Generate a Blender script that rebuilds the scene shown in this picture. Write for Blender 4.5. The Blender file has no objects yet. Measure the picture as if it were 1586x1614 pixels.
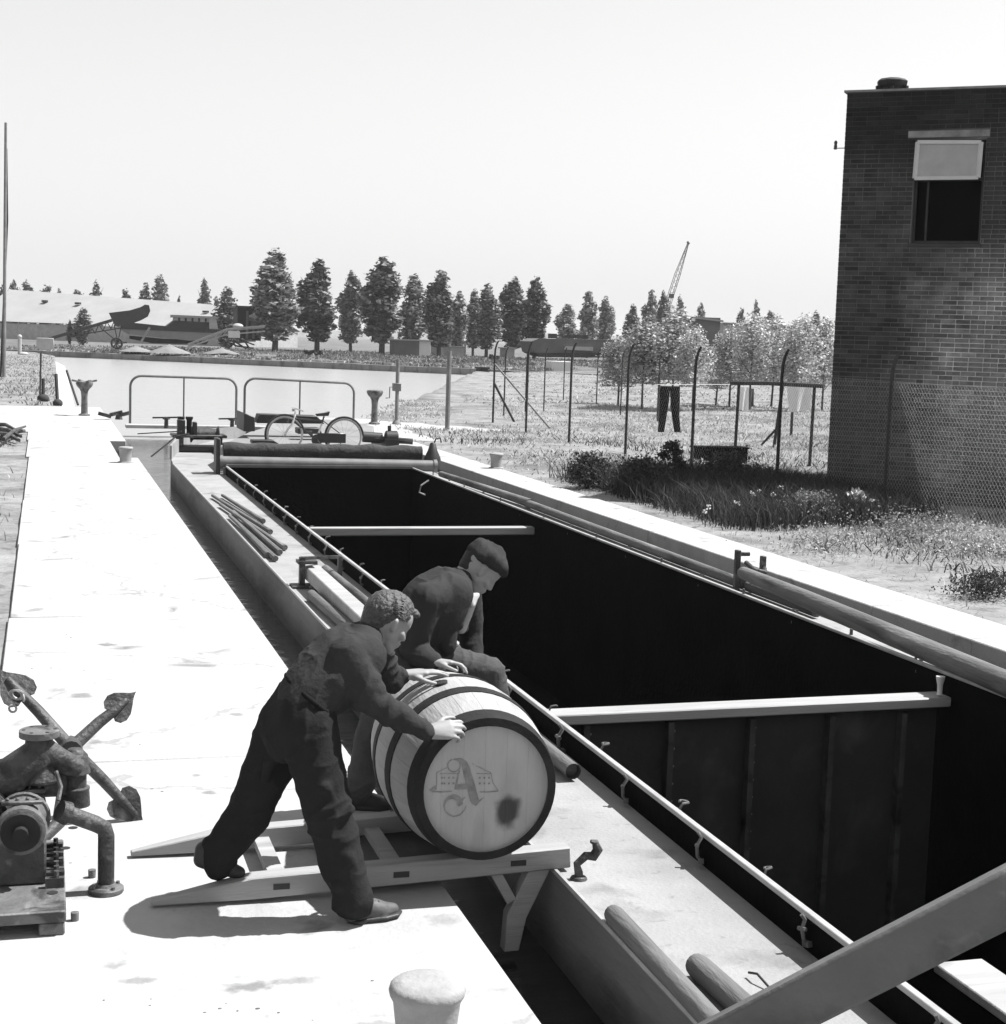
import bpy, bmesh, math, random
import numpy as np
from mathutils import Vector, Matrix, noise as mnoise
random.seed(7); rng = np.random.default_rng(11)
SC = bpy.context.scene; COL = SC.collection
PI = math.pi
# ---------------------------------------------------------------- camera
F_PX, IW, IH, EYE = 2500.0, 1586.0, 1614.0, 2.4          # focal length in photo pixels, photo size, eye height over the quay
def _ray(u, v): return np.array([(u-IW/2)/F_PX, (v-IH/2)/F_PX, 1.0])
_a = _ray(70, 515); _n = np.cross(_a, _ray(1070, 515+32)); _n /= np.linalg.norm(_n)
_up = _n if _n[1] < 0 else -_n
_fy = _a/np.linalg.norm(_a)
RW = np.array([np.cross(_fy, _up), _fy, _up])            # world (lock axis = +Y) from camera axes
def _dir(u, v): return RW @ _ray(u, v)
def at(u, v, z=0.0):                                      # point of a level plane
    d = _dir(u, v); t = (z-EYE)/d[2]; return Vector((d[0]*t, d[1]*t, z))
def aty(u, v, y):                                         # point of an upright cross plane
    d = _dir(u, v); t = y/d[1]; return Vector((d[0]*t, y, EYE+d[2]*t))
def atd(u, v, depth):
    d = _dir(u, v)*depth; return Vector((d[0], d[1], EYE+d[2]))
cd = bpy.data.cameras.new('camera'); cam = bpy.data.objects.new('camera', cd); COL.objects.link(cam)
cd.sensor_fit = 'HORIZONTAL'; cd.sensor_width = 36; cd.lens = 36*F_PX/IW; cd.clip_start = .05; cd.clip_end = 6000
cam.matrix_world = Matrix(((RW[0,0], -RW[0,1], -RW[0,2], 0), (RW[1,0], -RW[1,1], -RW[1,2], 0), (RW[2,0], -RW[2,1], -RW[2,2], EYE), (0,0,0,1)))
SC.camera = cam
# ---------------------------------------------------------------- sky, sun, exposure
SUN_EL, SUN_AZ = math.radians(57), math.radians(0)        # sun over the right bank, square to the lock
wd = bpy.data.worlds.new('World'); SC.world = wd; wd.use_nodes = True
nt = wd.node_tree; nt.nodes.clear()
sky = nt.nodes.new('ShaderNodeTexSky'); sky.sky_type = 'NISHITA'; sky.sun_disc = False
sky.sun_elevation = SUN_EL; sky.sun_rotation = PI/2-SUN_AZ; sky.dust_density = 0.0; sky.air_density = 3.0; sky.ozone_density = 0.0
bw = nt.nodes.new('ShaderNodeRGBToBW'); bg = nt.nodes.new('ShaderNodeBackground'); wo = nt.nodes.new('ShaderNodeOutputWorld')
nt.links.new(sky.outputs[0], bw.inputs[0]); nt.links.new(bw.outputs[0], bg.inputs[0]); nt.links.new(bg.outputs[0], wo.inputs[0])
bg.inputs[1].default_value = 0.066
sl = bpy.data.lights.new('sun', 'SUN'); so = bpy.data.objects.new('sun', sl); COL.objects.link(so)
sl.energy = 5.0; sl.angle = math.radians(.53); sl.color = (1, 1, 1)   # monochrome photograph: no tint
so.rotation_euler = Vector((-math.cos(SUN_EL)*math.cos(SUN_AZ), -math.cos(SUN_EL)*math.sin(SUN_AZ), -math.sin(SUN_EL))).to_track_quat('-Z', 'Y').to_euler()
vs = SC.view_settings; vs.view_transform = 'Standard'; vs.look = 'None'; vs.gamma = 1; vs.exposure = 1.05; vs.use_curve_mapping = False
SC.cycles.max_bounces = 8
# ---------------------------------------------------------------- materials (black-and-white picture: every colour is a grey)
def g3(v): return (v, v, v, 1)
def mat(name, v, var=.25, sc=3.0, rough=.8, bump=.25, bsc=40, metal=0.0, spec=.3, rnd=0.0, stretch=(1,1,1), dirt=None, wear=None, transl=0.0):
    m = bpy.data.materials.new(name); m.use_nodes = True; t = m.node_tree; N = t.nodes; L = t.links
    p = N['Principled BSDF']; p.inputs['Roughness'].default_value = rough; p.inputs['Metallic'].default_value = metal
    p.inputs['Specular IOR Level'].default_value = spec
    tc = N.new('ShaderNodeTexCoord'); mp = N.new('ShaderNodeMapping'); L.new(tc.outputs['Object'], mp.inputs[0]); mp.inputs['Scale'].default_value = stretch
    n1 = N.new('ShaderNodeTexNoise'); n1.inputs['Scale'].default_value = sc; n1.inputs['Detail'].default_value = 8; n1.inputs['Roughness'].default_value = .62
    L.new(mp.outputs[0], n1.inputs['Vector'])
    mr = N.new('ShaderNodeMapRange'); mr.inputs[1].default_value = .28; mr.inputs[2].default_value = .72
    mr.inputs[3].default_value = v*(1-var); mr.inputs[4].default_value = v*(1+var); L.new(n1.outputs['Fac'], mr.inputs[0])
    val = mr.outputs[0]
    def mult(a, b):
        q = N.new('ShaderNodeMath'); q.operation = 'MULTIPLY'; L.new(a, q.inputs[0])
        if isinstance(b, float): q.inputs[1].default_value = b
        else: L.new(b, q.inputs[1])
        return q.outputs[0]
    if rnd:
        ge = N.new('ShaderNodeNewGeometry'); r = N.new('ShaderNodeMapRange'); L.new(ge.outputs['Random Per Island'], r.inputs[0])
        r.inputs[3].default_value = 1-rnd; r.inputs[4].default_value = 1+rnd
        oi = N.new('ShaderNodeObjectInfo'); r2 = N.new('ShaderNodeMapRange'); L.new(oi.outputs['Random'], r2.inputs[0])
        r2.inputs[3].default_value = 1-rnd*.6; r2.inputs[4].default_value = 1+rnd*.6
        val = mult(mult(val, r.outputs[0]), r2.outputs[0])
    for spot in ([dirt] if dirt else []) + ([wear] if wear else []):     # (scale, lo, hi, factor): stains or worn patches with a shape of their own
        n2 = N.new('ShaderNodeTexNoise'); n2.inputs['Scale'].default_value = spot[0]; n2.inputs['Detail'].default_value = 6
        n2.inputs['Distortion'].default_value = .6; L.new(mp.outputs[0], n2.inputs['Vector'])
        r = N.new('ShaderNodeMapRange'); L.new(n2.outputs['Fac'], r.inputs[0]); r.inputs[1].default_value = spot[1]; r.inputs[2].default_value = spot[2]
        r.inputs[3].default_value = 1; r.inputs[4].default_value = spot[3]; val = mult(val, r.outputs[0])
    L.new(val, p.inputs['Base Color'])
    if bump:
        n3 = N.new('ShaderNodeTexNoise'); n3.inputs['Scale'].default_value = bsc; n3.inputs['Detail'].default_value = 5; L.new(mp.outputs[0], n3.inputs['Vector'])
        b = N.new('ShaderNodeBump'); b.inputs['Strength'].default_value = bump; b.inputs['Distance'].default_value = .4/bsc*2
        L.new(n3.outputs['Fac'], b.inputs['Height']); L.new(b.outputs[0], p.inputs['Normal'])
    if transl:
        tr = N.new('ShaderNodeBsdfTranslucent'); L.new(val, tr.inputs[0]); mx = N.new('ShaderNodeMixShader'); mx.inputs[0].default_value = transl
        L.new(p.outputs[0], mx.inputs[1]); L.new(tr.outputs[0], mx.inputs[2]); L.new(mx.outputs[0], N['Material Output'].inputs[0])
    return m
K = {}
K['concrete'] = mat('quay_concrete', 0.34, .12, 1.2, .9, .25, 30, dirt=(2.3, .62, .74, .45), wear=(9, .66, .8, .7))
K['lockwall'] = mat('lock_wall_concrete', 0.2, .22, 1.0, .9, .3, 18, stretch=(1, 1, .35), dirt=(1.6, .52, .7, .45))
K['earth'] = mat('dry_earth', 0.2, .3, .9, .95, .5, 12, dirt=(.5, .5, .64, .6), wear=(4.5, .52, .68, .62))
K['fargrass'] = mat('far_meadow', .11, .4, .3, .95, .3, 4, dirt=(.15, .48, .62, .6), wear=(1.1, .5, .68, 1.6))
K['grass'] = mat('grass_blade', 0.29, .3, .8, .8, 0, rnd=.45, transl=.25)
K['weed'] = mat('weed_leaf', .055, .3, .8, .8, 0, rnd=.5, transl=.25)
K['flower'] = mat('flower_white', 0.5, .1, 3, .8, 0, rnd=.2)
K['steel_dark'] = mat('black_painted_steel', 0.024, .35, 3, .55, .15, 60, spec=.4, wear=(7, .6, .75, 2.2))
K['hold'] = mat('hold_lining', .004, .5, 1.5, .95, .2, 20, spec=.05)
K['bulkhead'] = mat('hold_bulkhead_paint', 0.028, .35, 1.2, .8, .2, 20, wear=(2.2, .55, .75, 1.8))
K['hull'] = mat('hull_paint', 0.14, .25, .9, .6, .2, 14, stretch=(1, .25, 1), dirt=(1.3, .5, .66, .5), wear=(5, .62, .75, 1.4))
K['deck'] = mat('deck_paint', .24, .2, 1.4, .8, .3, 50, dirt=(2.2, .55, .72, .6), wear=(16, .6, .75, .72))
K['foredeck'] = mat('foredeck_boards', 0.18, .2, 2, .85, .25, 40, stretch=(1, .2, 1))
K['rail'] = mat('worn_rail_steel', 0.3, .25, 6, .45, .15, 60, spec=.5)
K['greysteel'] = mat('grey_steel', 0.13, .25, 5, .5, .15, 60, spec=.4)
K['pole_wood'] = mat('pole_wood', .11, .35, 4, .8, .5, 50, stretch=(1, .15, 1), dirt=(5, .52, .66, .45), wear=(6, .58, .7, 1.5))
K['white_wood'] = mat('pale_timber', 0.28, .22, 3, .8, .3, 60, stretch=(.25, 2, 2), dirt=(3, .58, .7, .6))
K['canvas'] = mat('tarpaulin_canvas', 0.045, .3, 3, .9, .5, 18, dirt=(4, .5, .7, .6))
K['castiron'] = mat('cast_iron', .05, .45, 7, .55, .5, 40, spec=.4, dirt=(6, .5, .62, .35), wear=(9, .58, .7, 2.6))
K['ironlight'] = mat('galvanised_iron', 0.11, .35, 6, .6, .35, 50, spec=.4, dirt=(7, .52, .64, .3), wear=(10, .58, .7, 1.7))
K['bollard'] = mat('painted_bollard', 0.27, .25, 4, .75, .3, 45, dirt=(5, .55, .7, .6))
K['stave'] = mat('barrel_oak', 0.27, .25, 4, .65, .3, 50, stretch=(1.2, .18, 1.2), rnd=.16, dirt=(3, .58, .72, .55))
K['barrelhead'] = mat('barrel_head_oak', .36, .16, 5, .7, .25, 60, stretch=(1, 1, .3), rnd=.03, dirt=(2.2, .57, .72, .62))
K['hoop'] = mat('hoop_iron', 0.02, .4, 8, .75, .2, 60, spec=.12)
K['print'] = mat('branding_print', 0.2, .3, 30, .8, 0)
K['stain'] = mat('tar_stain', 0.05, .6, 14, .8, 0)
K['skin'] = mat('skin', 0.24, .12, 12, .55, .1, 160, spec=.4)
K['hair_fair'] = mat('fair_hair', 0.05, .45, 50, .6, .9, 60, spec=.5)
K['jacket_a'] = mat('work_jacket_cloth', .032, .10, 7, .95, .35, 130, spec=.1)
K['trouser_a'] = mat('work_trouser_cloth', .019, .12, 7, .95, .35, 130, spec=.1)
K['jacket_b'] = mat('dark_jacket_cloth', .032, .12, 5, .95, .3, 130, spec=.1)
K['shirt'] = mat('pale_shirt', 0.35, .1, 6, .9, .1, 90, spec=.1)
K['trouser_b'] = mat('grey_trouser_cloth', 0.06, .25, 7, .95, .3, 130, spec=.1)
K['beret'] = mat('grey_wool_beret', 0.035, .2, 14, 1, .4, 120, spec=.05)
K['shoe'] = mat('dusty_shoe_leather', 0.075, .35, 9, .6, .2, 70)
K['shoe_dark'] = mat('dark_shoe_leather', 0.03, .35, 9, .5, .2, 70)
K['brick'] = mat('dark_brick', 0.034, .45, 5, .95, .5, 60, rnd=.42, wear=(.55, .5, .68, 1.7))
K['mortar'] = mat('mortar', 0.15, .25, 3, .95, .4, 60, wear=(.55, .5, .68, 1.25))
K['lintel'] = mat('lintel_concrete', 0.2, .35, 5, .9, .3, 40)
K['railgrey'] = mat('grey_rail_paint', 0.11, .2, 4, .6, .2, 60, dirt=(5, .56, .7, .6), wear=(14, .62, .72, 1.5))
K['stiffener'] = mat('stiffener_paint', .06, .4, 3, .8, .2, 40, spec=.1, dirt=(4, .5, .65, .4))
K['belt'] = mat('belt_leather', .012, .2, 9, .9, .1, 60, spec=.04)
K['blackcloth'] = mat('black_cloth', .006, .2, 9, .95, .1, 60, spec=.03)
K['white'] = mat('white_paint', 0.5, .08, 5, .6, .1, 40)
K['offwhite'] = mat('weathered_white', 0.33, .18, 2, .8, .15, 20)
K['blackthing'] = mat('black_stuff', 0.018, .4, 4, .7, .2, 30)
K['glass_dark'] = mat('dark_opening', .004, .2, 2, .9, 0, spec=.02)
K['glass_pale'] = mat('frosted_pane', .32, .12, 4, .35, .05, 40, spec=.5)
K['post'] = mat('concrete_post', 0.04, .3, 4, .9, .35, 40)
K['post_pale'] = mat('pale_post', 0.17, .25, 4, .9, .3, 40)
K['wire'] = mat('fence_wire', 0.34, .2, 8, .5, 0, metal=.0, spec=.5)
K['bark'] = mat('bark', 0.06, .4, 3, .95, .6, 20, stretch=(1, 1, .3))
K['leaf_dark'] = mat('poplar_leaf', 0.18, .3, .3, .55, 0, rnd=.8, transl=.3, spec=.5)
K['leaf_mid'] = mat('far_leaf', 0.12, .3, .2, .6, 0, rnd=.5, transl=.25, spec=.4)
K['leaf_light'] = mat('light_leaf', 0.36, .25, .5, .5, 0, rnd=.45, transl=.3, spec=.5)
K['roofpale'] = mat('pale_roof', 0.26, .10, .3, .8, .1, 3)
K['greywall'] = mat('grey_render', 0.1, .25, .6, .9, .2, 6)
K['sand'] = mat('sand_heap', 0.17, .25, .8, .95, .5, 6)
K['timber_pale'] = mat('sawn_timber', 0.28, .25, 2, .8, .2, 20)
K['hullboat'] = mat('boat_hull_paint', 0.2, .2, .6, .6, .1, 6)
K['cloth_white'] = mat('white_laundry', 0.8, .06, 5, .9, .3, 25, transl=.25)
K['bike'] = mat('bicycle_black_enamel', .03, .2, 9, .3, 0, spec=.5)
K['bikepale'] = mat('bicycle_pale_enamel', .62, .1, 9, .4, 0, spec=.5)
K['chrome'] = mat('chrome', .6, .1, 9, .25, 0, metal=.9)
K['tyre'] = mat('tyre_rubber', .03, .2, 9, .8, 0)
K['tyrepale'] = mat('pale_tyre', .5, .2, 9, .8, 0)
def cracks(m, sc=.45, w=.010, f=.62, seed=0.0, stain=None):  # fine meandering cracks and faint stains in the concrete
    t = m.node_tree; N = t.nodes; L = t.links; p = N['Principled BSDF']; old = p.inputs['Base Color'].links[0].from_socket
    ge = N.new('ShaderNodeNewGeometry'); nz = N.new('ShaderNodeTexNoise'); nz.inputs['Scale'].default_value = 2.2; nz.inputs['Detail'].default_value = 9; L.new(ge.outputs['Position'], nz.inputs['Vector'])
    mx = N.new('ShaderNodeVectorMath'); mx.operation = 'MULTIPLY_ADD'; L.new(nz.outputs['Color'], mx.inputs[0]); mx.inputs[1].default_value = (.7,.7,.7); L.new(ge.outputs['Position'], mx.inputs[2])
    vo = N.new('ShaderNodeTexVoronoi'); vo.feature = 'DISTANCE_TO_EDGE'; vo.inputs['Scale'].default_value = sc; L.new(mx.outputs[0], vo.inputs['Vector'])
    mr = N.new('ShaderNodeMapRange'); L.new(vo.outputs['Distance'], mr.inputs[0]); mr.inputs[1].default_value = w*.3; mr.inputs[2].default_value = w; mr.inputs[3].default_value = f; mr.inputs[4].default_value = 1
    n2 = N.new('ShaderNodeTexNoise'); n2.inputs['Scale'].default_value = .9; n2.inputs['Detail'].default_value = 10; n2.inputs['Roughness'].default_value = .7; n2.inputs['Distortion'].default_value = 1.2; L.new(ge.outputs['Position'], n2.inputs['Vector'])
    m2 = N.new('ShaderNodeMapRange'); L.new(n2.outputs['Fac'], m2.inputs[0]); m2.inputs[1].default_value = .5; m2.inputs[2].default_value = .72; m2.inputs[3].default_value = 1; m2.inputs[4].default_value = .8
    a = N.new('ShaderNodeMath'); a.operation = 'MULTIPLY'; L.new(old, a.inputs[0]); L.new(mr.outputs[0], a.inputs[1]); b = N.new('ShaderNodeMath'); b.operation = 'MULTIPLY'; L.new(a.outputs[0], b.inputs[0]); L.new(m2.outputs[0], b.inputs[1]); L.new(b.outputs[0], p.inputs['Base Color'])
def patch(m, c, r, f, sc=.9, amp=1.1):                       # one paler or darker patch with ragged edges at a given place
    t = m.node_tree; N = t.nodes; L = t.links; p = N['Principled BSDF']; old = p.inputs['Base Color'].links[0].from_socket
    ge = N.new('ShaderNodeNewGeometry'); nz = N.new('ShaderNodeTexNoise'); nz.inputs['Scale'].default_value = sc; nz.inputs['Detail'].default_value = 7; L.new(ge.outputs['Position'], nz.inputs['Vector'])
    mp = N.new('ShaderNodeMapping'); mp.inputs['Location'].default_value = [-c[i]/r[i] for i in range(3)]; mp.inputs['Scale'].default_value = [1/r[i] for i in range(3)]; L.new(ge.outputs['Position'], mp.inputs[0])
    ln = N.new('ShaderNodeVectorMath'); ln.operation = 'LENGTH'; L.new(mp.outputs[0], ln.inputs[0]); ad = N.new('ShaderNodeMath'); ad.operation = 'MULTIPLY_ADD'; L.new(nz.outputs['Fac'], ad.inputs[0]); ad.inputs[1].default_value = amp; L.new(ln.outputs['Value'], ad.inputs[2])
    mr = N.new('ShaderNodeMapRange'); mr.interpolation_type = 'SMOOTHSTEP'; L.new(ad.outputs[0], mr.inputs[0]); mr.inputs[1].default_value = .45+amp*.5-.2; mr.inputs[2].default_value = 1+amp*.5; mr.inputs[3].default_value = f; mr.inputs[4].default_value = 1
    mu = N.new('ShaderNodeMath'); mu.operation = 'MULTIPLY'; L.new(old, mu.inputs[0]); L.new(mr.outputs[0], mu.inputs[1]); L.new(mu.outputs[0], p.inputs['Base Color'])
cracks(K['concrete'], .33, .007, .74)
def water_mat(name, v, rough, sc, strength):
    m = bpy.data.materials.new(name); m.use_nodes = True; t = m.node_tree; N = t.nodes; L = t.links; p = N['Principled BSDF']
    p.inputs['Base Color'].default_value = g3(v); p.inputs['Roughness'].default_value = rough; p.inputs['IOR'].default_value = 1.33
    tc = N.new('ShaderNodeTexCoord'); mp = N.new('ShaderNodeMapping'); mp.inputs['Scale'].default_value = (.55, 1.6, 1); L.new(tc.outputs['Object'], mp.inputs[0])
    n = N.new('ShaderNodeTexNoise'); n.inputs['Scale'].default_value = sc; n.inputs['Detail'].default_value = 5; L.new(mp.outputs[0], n.inputs['Vector'])
    b = N.new('ShaderNodeBump'); b.inputs['Strength'].default_value = strength; b.inputs['Distance'].default_value = .07
    L.new(n.outputs['Fac'], b.inputs['Height']); L.new(b.outputs[0], p.inputs['Normal']); return m
K['water'] = water_mat('sky_pale_canal_water', .25, .25, 2.2, .8); K['lockwater'] = water_mat('still_lock_water', .02, .10, 2.5, .25)  # pale base paints the sky's reflection on the canal; lock water stays dark
def darken_below(m, z0, z1, f):                                  # hull darker towards the bottom, with a ragged edge
    t = m.node_tree; N = t.nodes; L = t.links; p = N['Principled BSDF']; old = p.inputs['Base Color'].links[0].from_socket
    ge = N.new('ShaderNodeNewGeometry'); sx = N.new('ShaderNodeSeparateXYZ'); L.new(ge.outputs['Position'], sx.inputs[0]); nz = N.new('ShaderNodeTexNoise'); nz.inputs['Scale'].default_value = 1.6; nz.inputs['Detail'].default_value = 8; L.new(ge.outputs['Position'], nz.inputs['Vector'])
    ad = N.new('ShaderNodeMath'); ad.operation = 'MULTIPLY_ADD'; L.new(nz.outputs['Fac'], ad.inputs[0]); ad.inputs[1].default_value = -.30; L.new(sx.outputs['Z'], ad.inputs[2])
    mr = N.new('ShaderNodeMapRange'); L.new(ad.outputs[0], mr.inputs[0]); mr.inputs[1].default_value = z0-.15; mr.inputs[2].default_value = z1-.15; mr.inputs[3].default_value = f; mr.inputs[4].default_value = 1
    mu = N.new('ShaderNodeMath'); mu.operation = 'MULTIPLY'; L.new(old, mu.inputs[0]); L.new(mr.outputs[0], mu.inputs[1]); L.new(mu.outputs[0], p.inputs['Base Color'])
darken_below(K['hull'], -.30, -.12, .35)
# ---------------------------------------------------------------- mesh builder and objects
WM = {}
def perp(d):
    d = d.normalized(); u = Vector((0,0,1)) if abs(d.z) < .9 else Vector((1,0,0))
    s = d.cross(u).normalized(); return s, s.cross(d).normalized()
class MB:
    def __init__(s): s.v = []; s.f = []; s.m = []; s.sm = []; s.mi = 0
    def add(s, vs, fs, smooth=False):
        o = len(s.v); s.v += [Vector(p) for p in vs]
        for f in fs: s.f.append(tuple(i+o for i in f)); s.m.append(s.mi); s.sm.append(smooth)
        return s
    def box(s, c, size, rz=0.0, M=None):
        x, y, z = [q/2 for q in size]; R = M if M is not None else Matrix.Rotation(rz, 3, 'Z'); c = Vector(c)
        vs = [c + R @ Vector((a*x, b*y, d*z)) for d in (-1,1) for b in (-1,1) for a in (-1,1)]
        return s.add(vs, [(0,2,3,1),(4,5,7,6),(0,1,5,4),(2,6,7,3),(0,4,6,2),(1,3,7,5)])
    def mm(s, a, b): a = Vector(a); b = Vector(b); return s.box((a+b)/2, b-a)
    def bar(s, p, q, w, h, up=None):                      # rectangular bar from p to q
        p = Vector(p); q = Vector(q); d = (q-p).normalized()
        if up is None: a, b = perp(d)
        else: a = d.cross(Vector(up)).normalized(); b = a.cross(d).normalized()
        vs = [r + a*x*w/2 + b*z*h/2 for r in (p, q) for x, z in ((-1,-1),(1,-1),(1,1),(-1,1))]
        return s.add(vs, [(3,2,1,0),(4,5,6,7),(0,1,5,4),(1,2,6,5),(2,3,7,6),(3,0,4,7)])
    def tube(s, path, r, n=10, cap=True):
        P = [Vector(p) for p in path]; k = len(P); rs = r if isinstance(r, (list, tuple)) else [r]*k
        d0 = (P[1]-P[0]); a, b = perp(d0); vs = []
        for i, p in enumerate(P):
            d = (P[min(i+1,k-1)]-P[max(i-1,0)]).normalized()
            a = (a - d*a.dot(d)).normalized(); b = d.cross(a)
            vs += [p + (a*math.cos(2*PI*j/n) + b*math.sin(2*PI*j/n))*rs[i] for j in range(n)]
        fs = [(i*n+j, i*n+(j+1)%n, (i+1)*n+(j+1)%n, (i+1)*n+j) for i in range(k-1) for j in range(n)]
        s.add(vs, fs, True)
        if cap:
            o = len(s.v)-k*n; s.f += [tuple(o+j for j in reversed(range(n))), tuple(o+(k-1)*n+j for j in range(n))]; s.m += [s.mi]*2; s.sm += [False]*2
        return s
    def lathe(s, prof, c=(0,0,0), axis=(0,0,1), n=24, cap=True, arc=None):  # prof: (radius, along axis)
        c = Vector(c); d = Vector(axis).normalized(); a, b = perp(d); vs = []; k = len(prof)
        for r, h in prof: vs += [c + d*h + (a*math.cos(2*PI*j/n)+b*math.sin(2*PI*j/n))*r for j in range(n)]
        fs = [(i*n+j, i*n+(j+1)%n, (i+1)*n+(j+1)%n, (i+1)*n+j) for i in range(k-1) for j in range(n)]
        o = len(s.v); s.add(vs, fs, True)
        if cap: s.f += [tuple(o+j for j in reversed(range(n))), tuple(o+(k-1)*n+j for j in range(n))]; s.m += [s.mi]*2; s.sm += [False]*2
        return s
    def prism(s, poly, ext, off=(0,0,0)):                  # polygon of 3-D points extruded by vector
        P = [Vector(p)+Vector(off) for p in poly]; e = Vector(ext); k = len(P)
        return s.add(P+[p+e for p in P], [tuple(reversed(range(k))), tuple(range(k,2*k))]+[(i,(i+1)%k,k+(i+1)%k,k+i) for i in range(k)])
    def torus(s, c, axis, R, r, n=28, k=8, a0=0.0, a1=2*PI, up=None):
        d = Vector(axis).normalized(); a, b = perp(d); c = Vector(c); full = abs(a1-a0-2*PI) < 1e-6
        pts = [c+(a*math.cos(a0+(a1-a0)*i/n)+b*math.sin(a0+(a1-a0)*i/n))*R for i in range(n+(0 if full else 1))]
        vs = []
        for p in pts:
            o = (p-c).normalized(); vs += [p + (o*math.cos(2*PI*j/k)+d*math.sin(2*PI*j/k))*r for j in range(k)]
        m = len(pts); fs = [(i*k+j, ((i+1)%m)*k+j, ((i+1)%m)*k+(j+1)%k, i*k+(j+1)%k) for i in range(m if full else m-1) for j in range(k)]
        return s.add(vs, fs, True)
    def ball(s, c, r, n=14, k=8):
        r = r if isinstance(r, (tuple, list)) else (r,r,r); c = Vector(c); vs = [c+Vector((0,0,-r[2]))]
        for i in range(1, k):
            ph = -PI/2+PI*i/k; vs += [c+Vector((r[0]*math.cos(ph)*math.cos(2*PI*j/n), r[1]*math.cos(ph)*math.sin(2*PI*j/n), r[2]*math.sin(ph))) for j in range(n)]
        vs.append(c+Vector((0,0,r[2]))); e = len(vs)-1
        fs = [(0, 1+(j+1)%n, 1+j) for j in range(n)] + [(1+i*n+j, 1+i*n+(j+1)%n, 1+(i+1)*n+(j+1)%n, 1+(i+1)*n+j) for i in range(k-2) for j in range(n)] + [(e, 1+(k-2)*n+j, 1+(k-2)*n+(j+1)%n) for j in range(n)]
        return s.add(vs, fs, True)
    def build(s, name, mats, parent=None, world=True, bevel=0, sharp=.7):
        me = bpy.data.meshes.new(name); V = s.v
        if parent is not None and world:
            iv = WM[parent].inverted(); V = [iv @ p for p in V]
        me.from_pydata([tuple(p) for p in V], [], s.f)
        for m in (mats if isinstance(mats, (list, tuple)) else [mats]): me.materials.append(K[m] if isinstance(m, str) else m)
        me.polygons.foreach_set('material_index', s.m); me.polygons.foreach_set('use_smooth', [True]*len(s.f))
        me.update(); me.set_sharp_from_angle(angle=sharp)
        return link(name, me, parent, bevel)
def link(name, me, parent=None, bevel=0):
    o = bpy.data.objects.new(name, me); COL.objects.link(o)
    if parent is not None: o.parent = parent; WM[o] = WM[parent].copy()
    else: WM[o] = Matrix.Identity(4)
    if bevel:
        b = o.modifiers.new('bevel', 'BEVEL'); b.width = bevel; b.segments = 1; b.limit_method = 'ANGLE'; b.angle_limit = .6
    return o
def tag(o, label=None, cat=None, group=None, kind=None):
    if label: o['label'] = label
    if cat: o['category'] = cat
    if group: o['group'] = group
    if kind: o['kind'] = kind
    return o
def thing(name, label, cat, loc=(0,0,0), rz=0.0, group=None):
    o = bpy.data.objects.new(name, None); COL.objects.link(o); o.location = loc; o.rotation_euler = (0,0,rz); o.empty_display_size = .2
    WM[o] = Matrix.Translation(Vector(loc)) @ Matrix.Rotation(rz, 4, 'Z'); return tag(o, label, cat, group)
def dup(root, loc, rz=0.0, label=None, group=None, scale=None):
    c = root.copy(); COL.objects.link(c); c.location = loc; c.rotation_euler = (0,0,rz)
    if scale: c.scale = scale
    if label: c['label'] = label
    if group: c['group'] = group
    for ch in list(root.children):
        d = ch.copy(); COL.objects.link(d); d.parent = c
        for gch in list(ch.children):
            e = gch.copy(); COL.objects.link(e); e.parent = d
    WM[c] = Matrix.Translation(Vector(loc)) @ Matrix.Rotation(rz, 4, 'Z'); return c
def np_mesh(name, V, F, m, parent=None, smooth=False):     # quick mesh from arrays (triangles or quads)
    me = bpy.data.meshes.new(name); k = F.shape[1]
    me.vertices.add(len(V)); me.vertices.foreach_set('co', V.astype(np.float32).ravel())
    me.loops.add(F.size); me.loops.foreach_set('vertex_index', F.astype(np.int32).ravel())
    me.polygons.add(len(F)); me.polygons.foreach_set('loop_start', np.arange(0, F.size, k, dtype=np.int32)); me.polygons.foreach_set('loop_total', np.full(len(F), k, dtype=np.int32))
    me.update(calc_edges=True); me.validate(); me.materials.append(K[m] if isinstance(m, str) else m)
    return link(name, me, parent)
def structure(o): o['kind'] = 'structure'; return o
def grid_sheet(name, x0, x1, y0, y1, nx, ny, zf, m):       # a ground sheet with gentle relief
    X, Y = np.meshgrid(np.linspace(x0, x1, nx), np.linspace(y0, y1, ny)); Z = np.vectorize(zf)(X, Y)
    V = np.stack([X.ravel(), Y.ravel(), Z.ravel()], 1); i = np.arange((ny-1)*nx).reshape(ny-1, nx)[:, :-1].ravel()
    o = structure(np_mesh(name, V, np.stack([i, i+1, i+nx+1, i+nx], 1), m)); o.data.polygons.foreach_set('use_smooth', [True]*len(o.data.polygons)); return o
# ================================================================ ground, lock, water
LX, RX, WZ = 1.70, 7.60, -0.35                            # lock walls, water level
def bump2(x, y, s, a, seed=0): return a*mnoise.noise(Vector((x*s+seed, y*s-seed, seed*1.7)))
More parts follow.
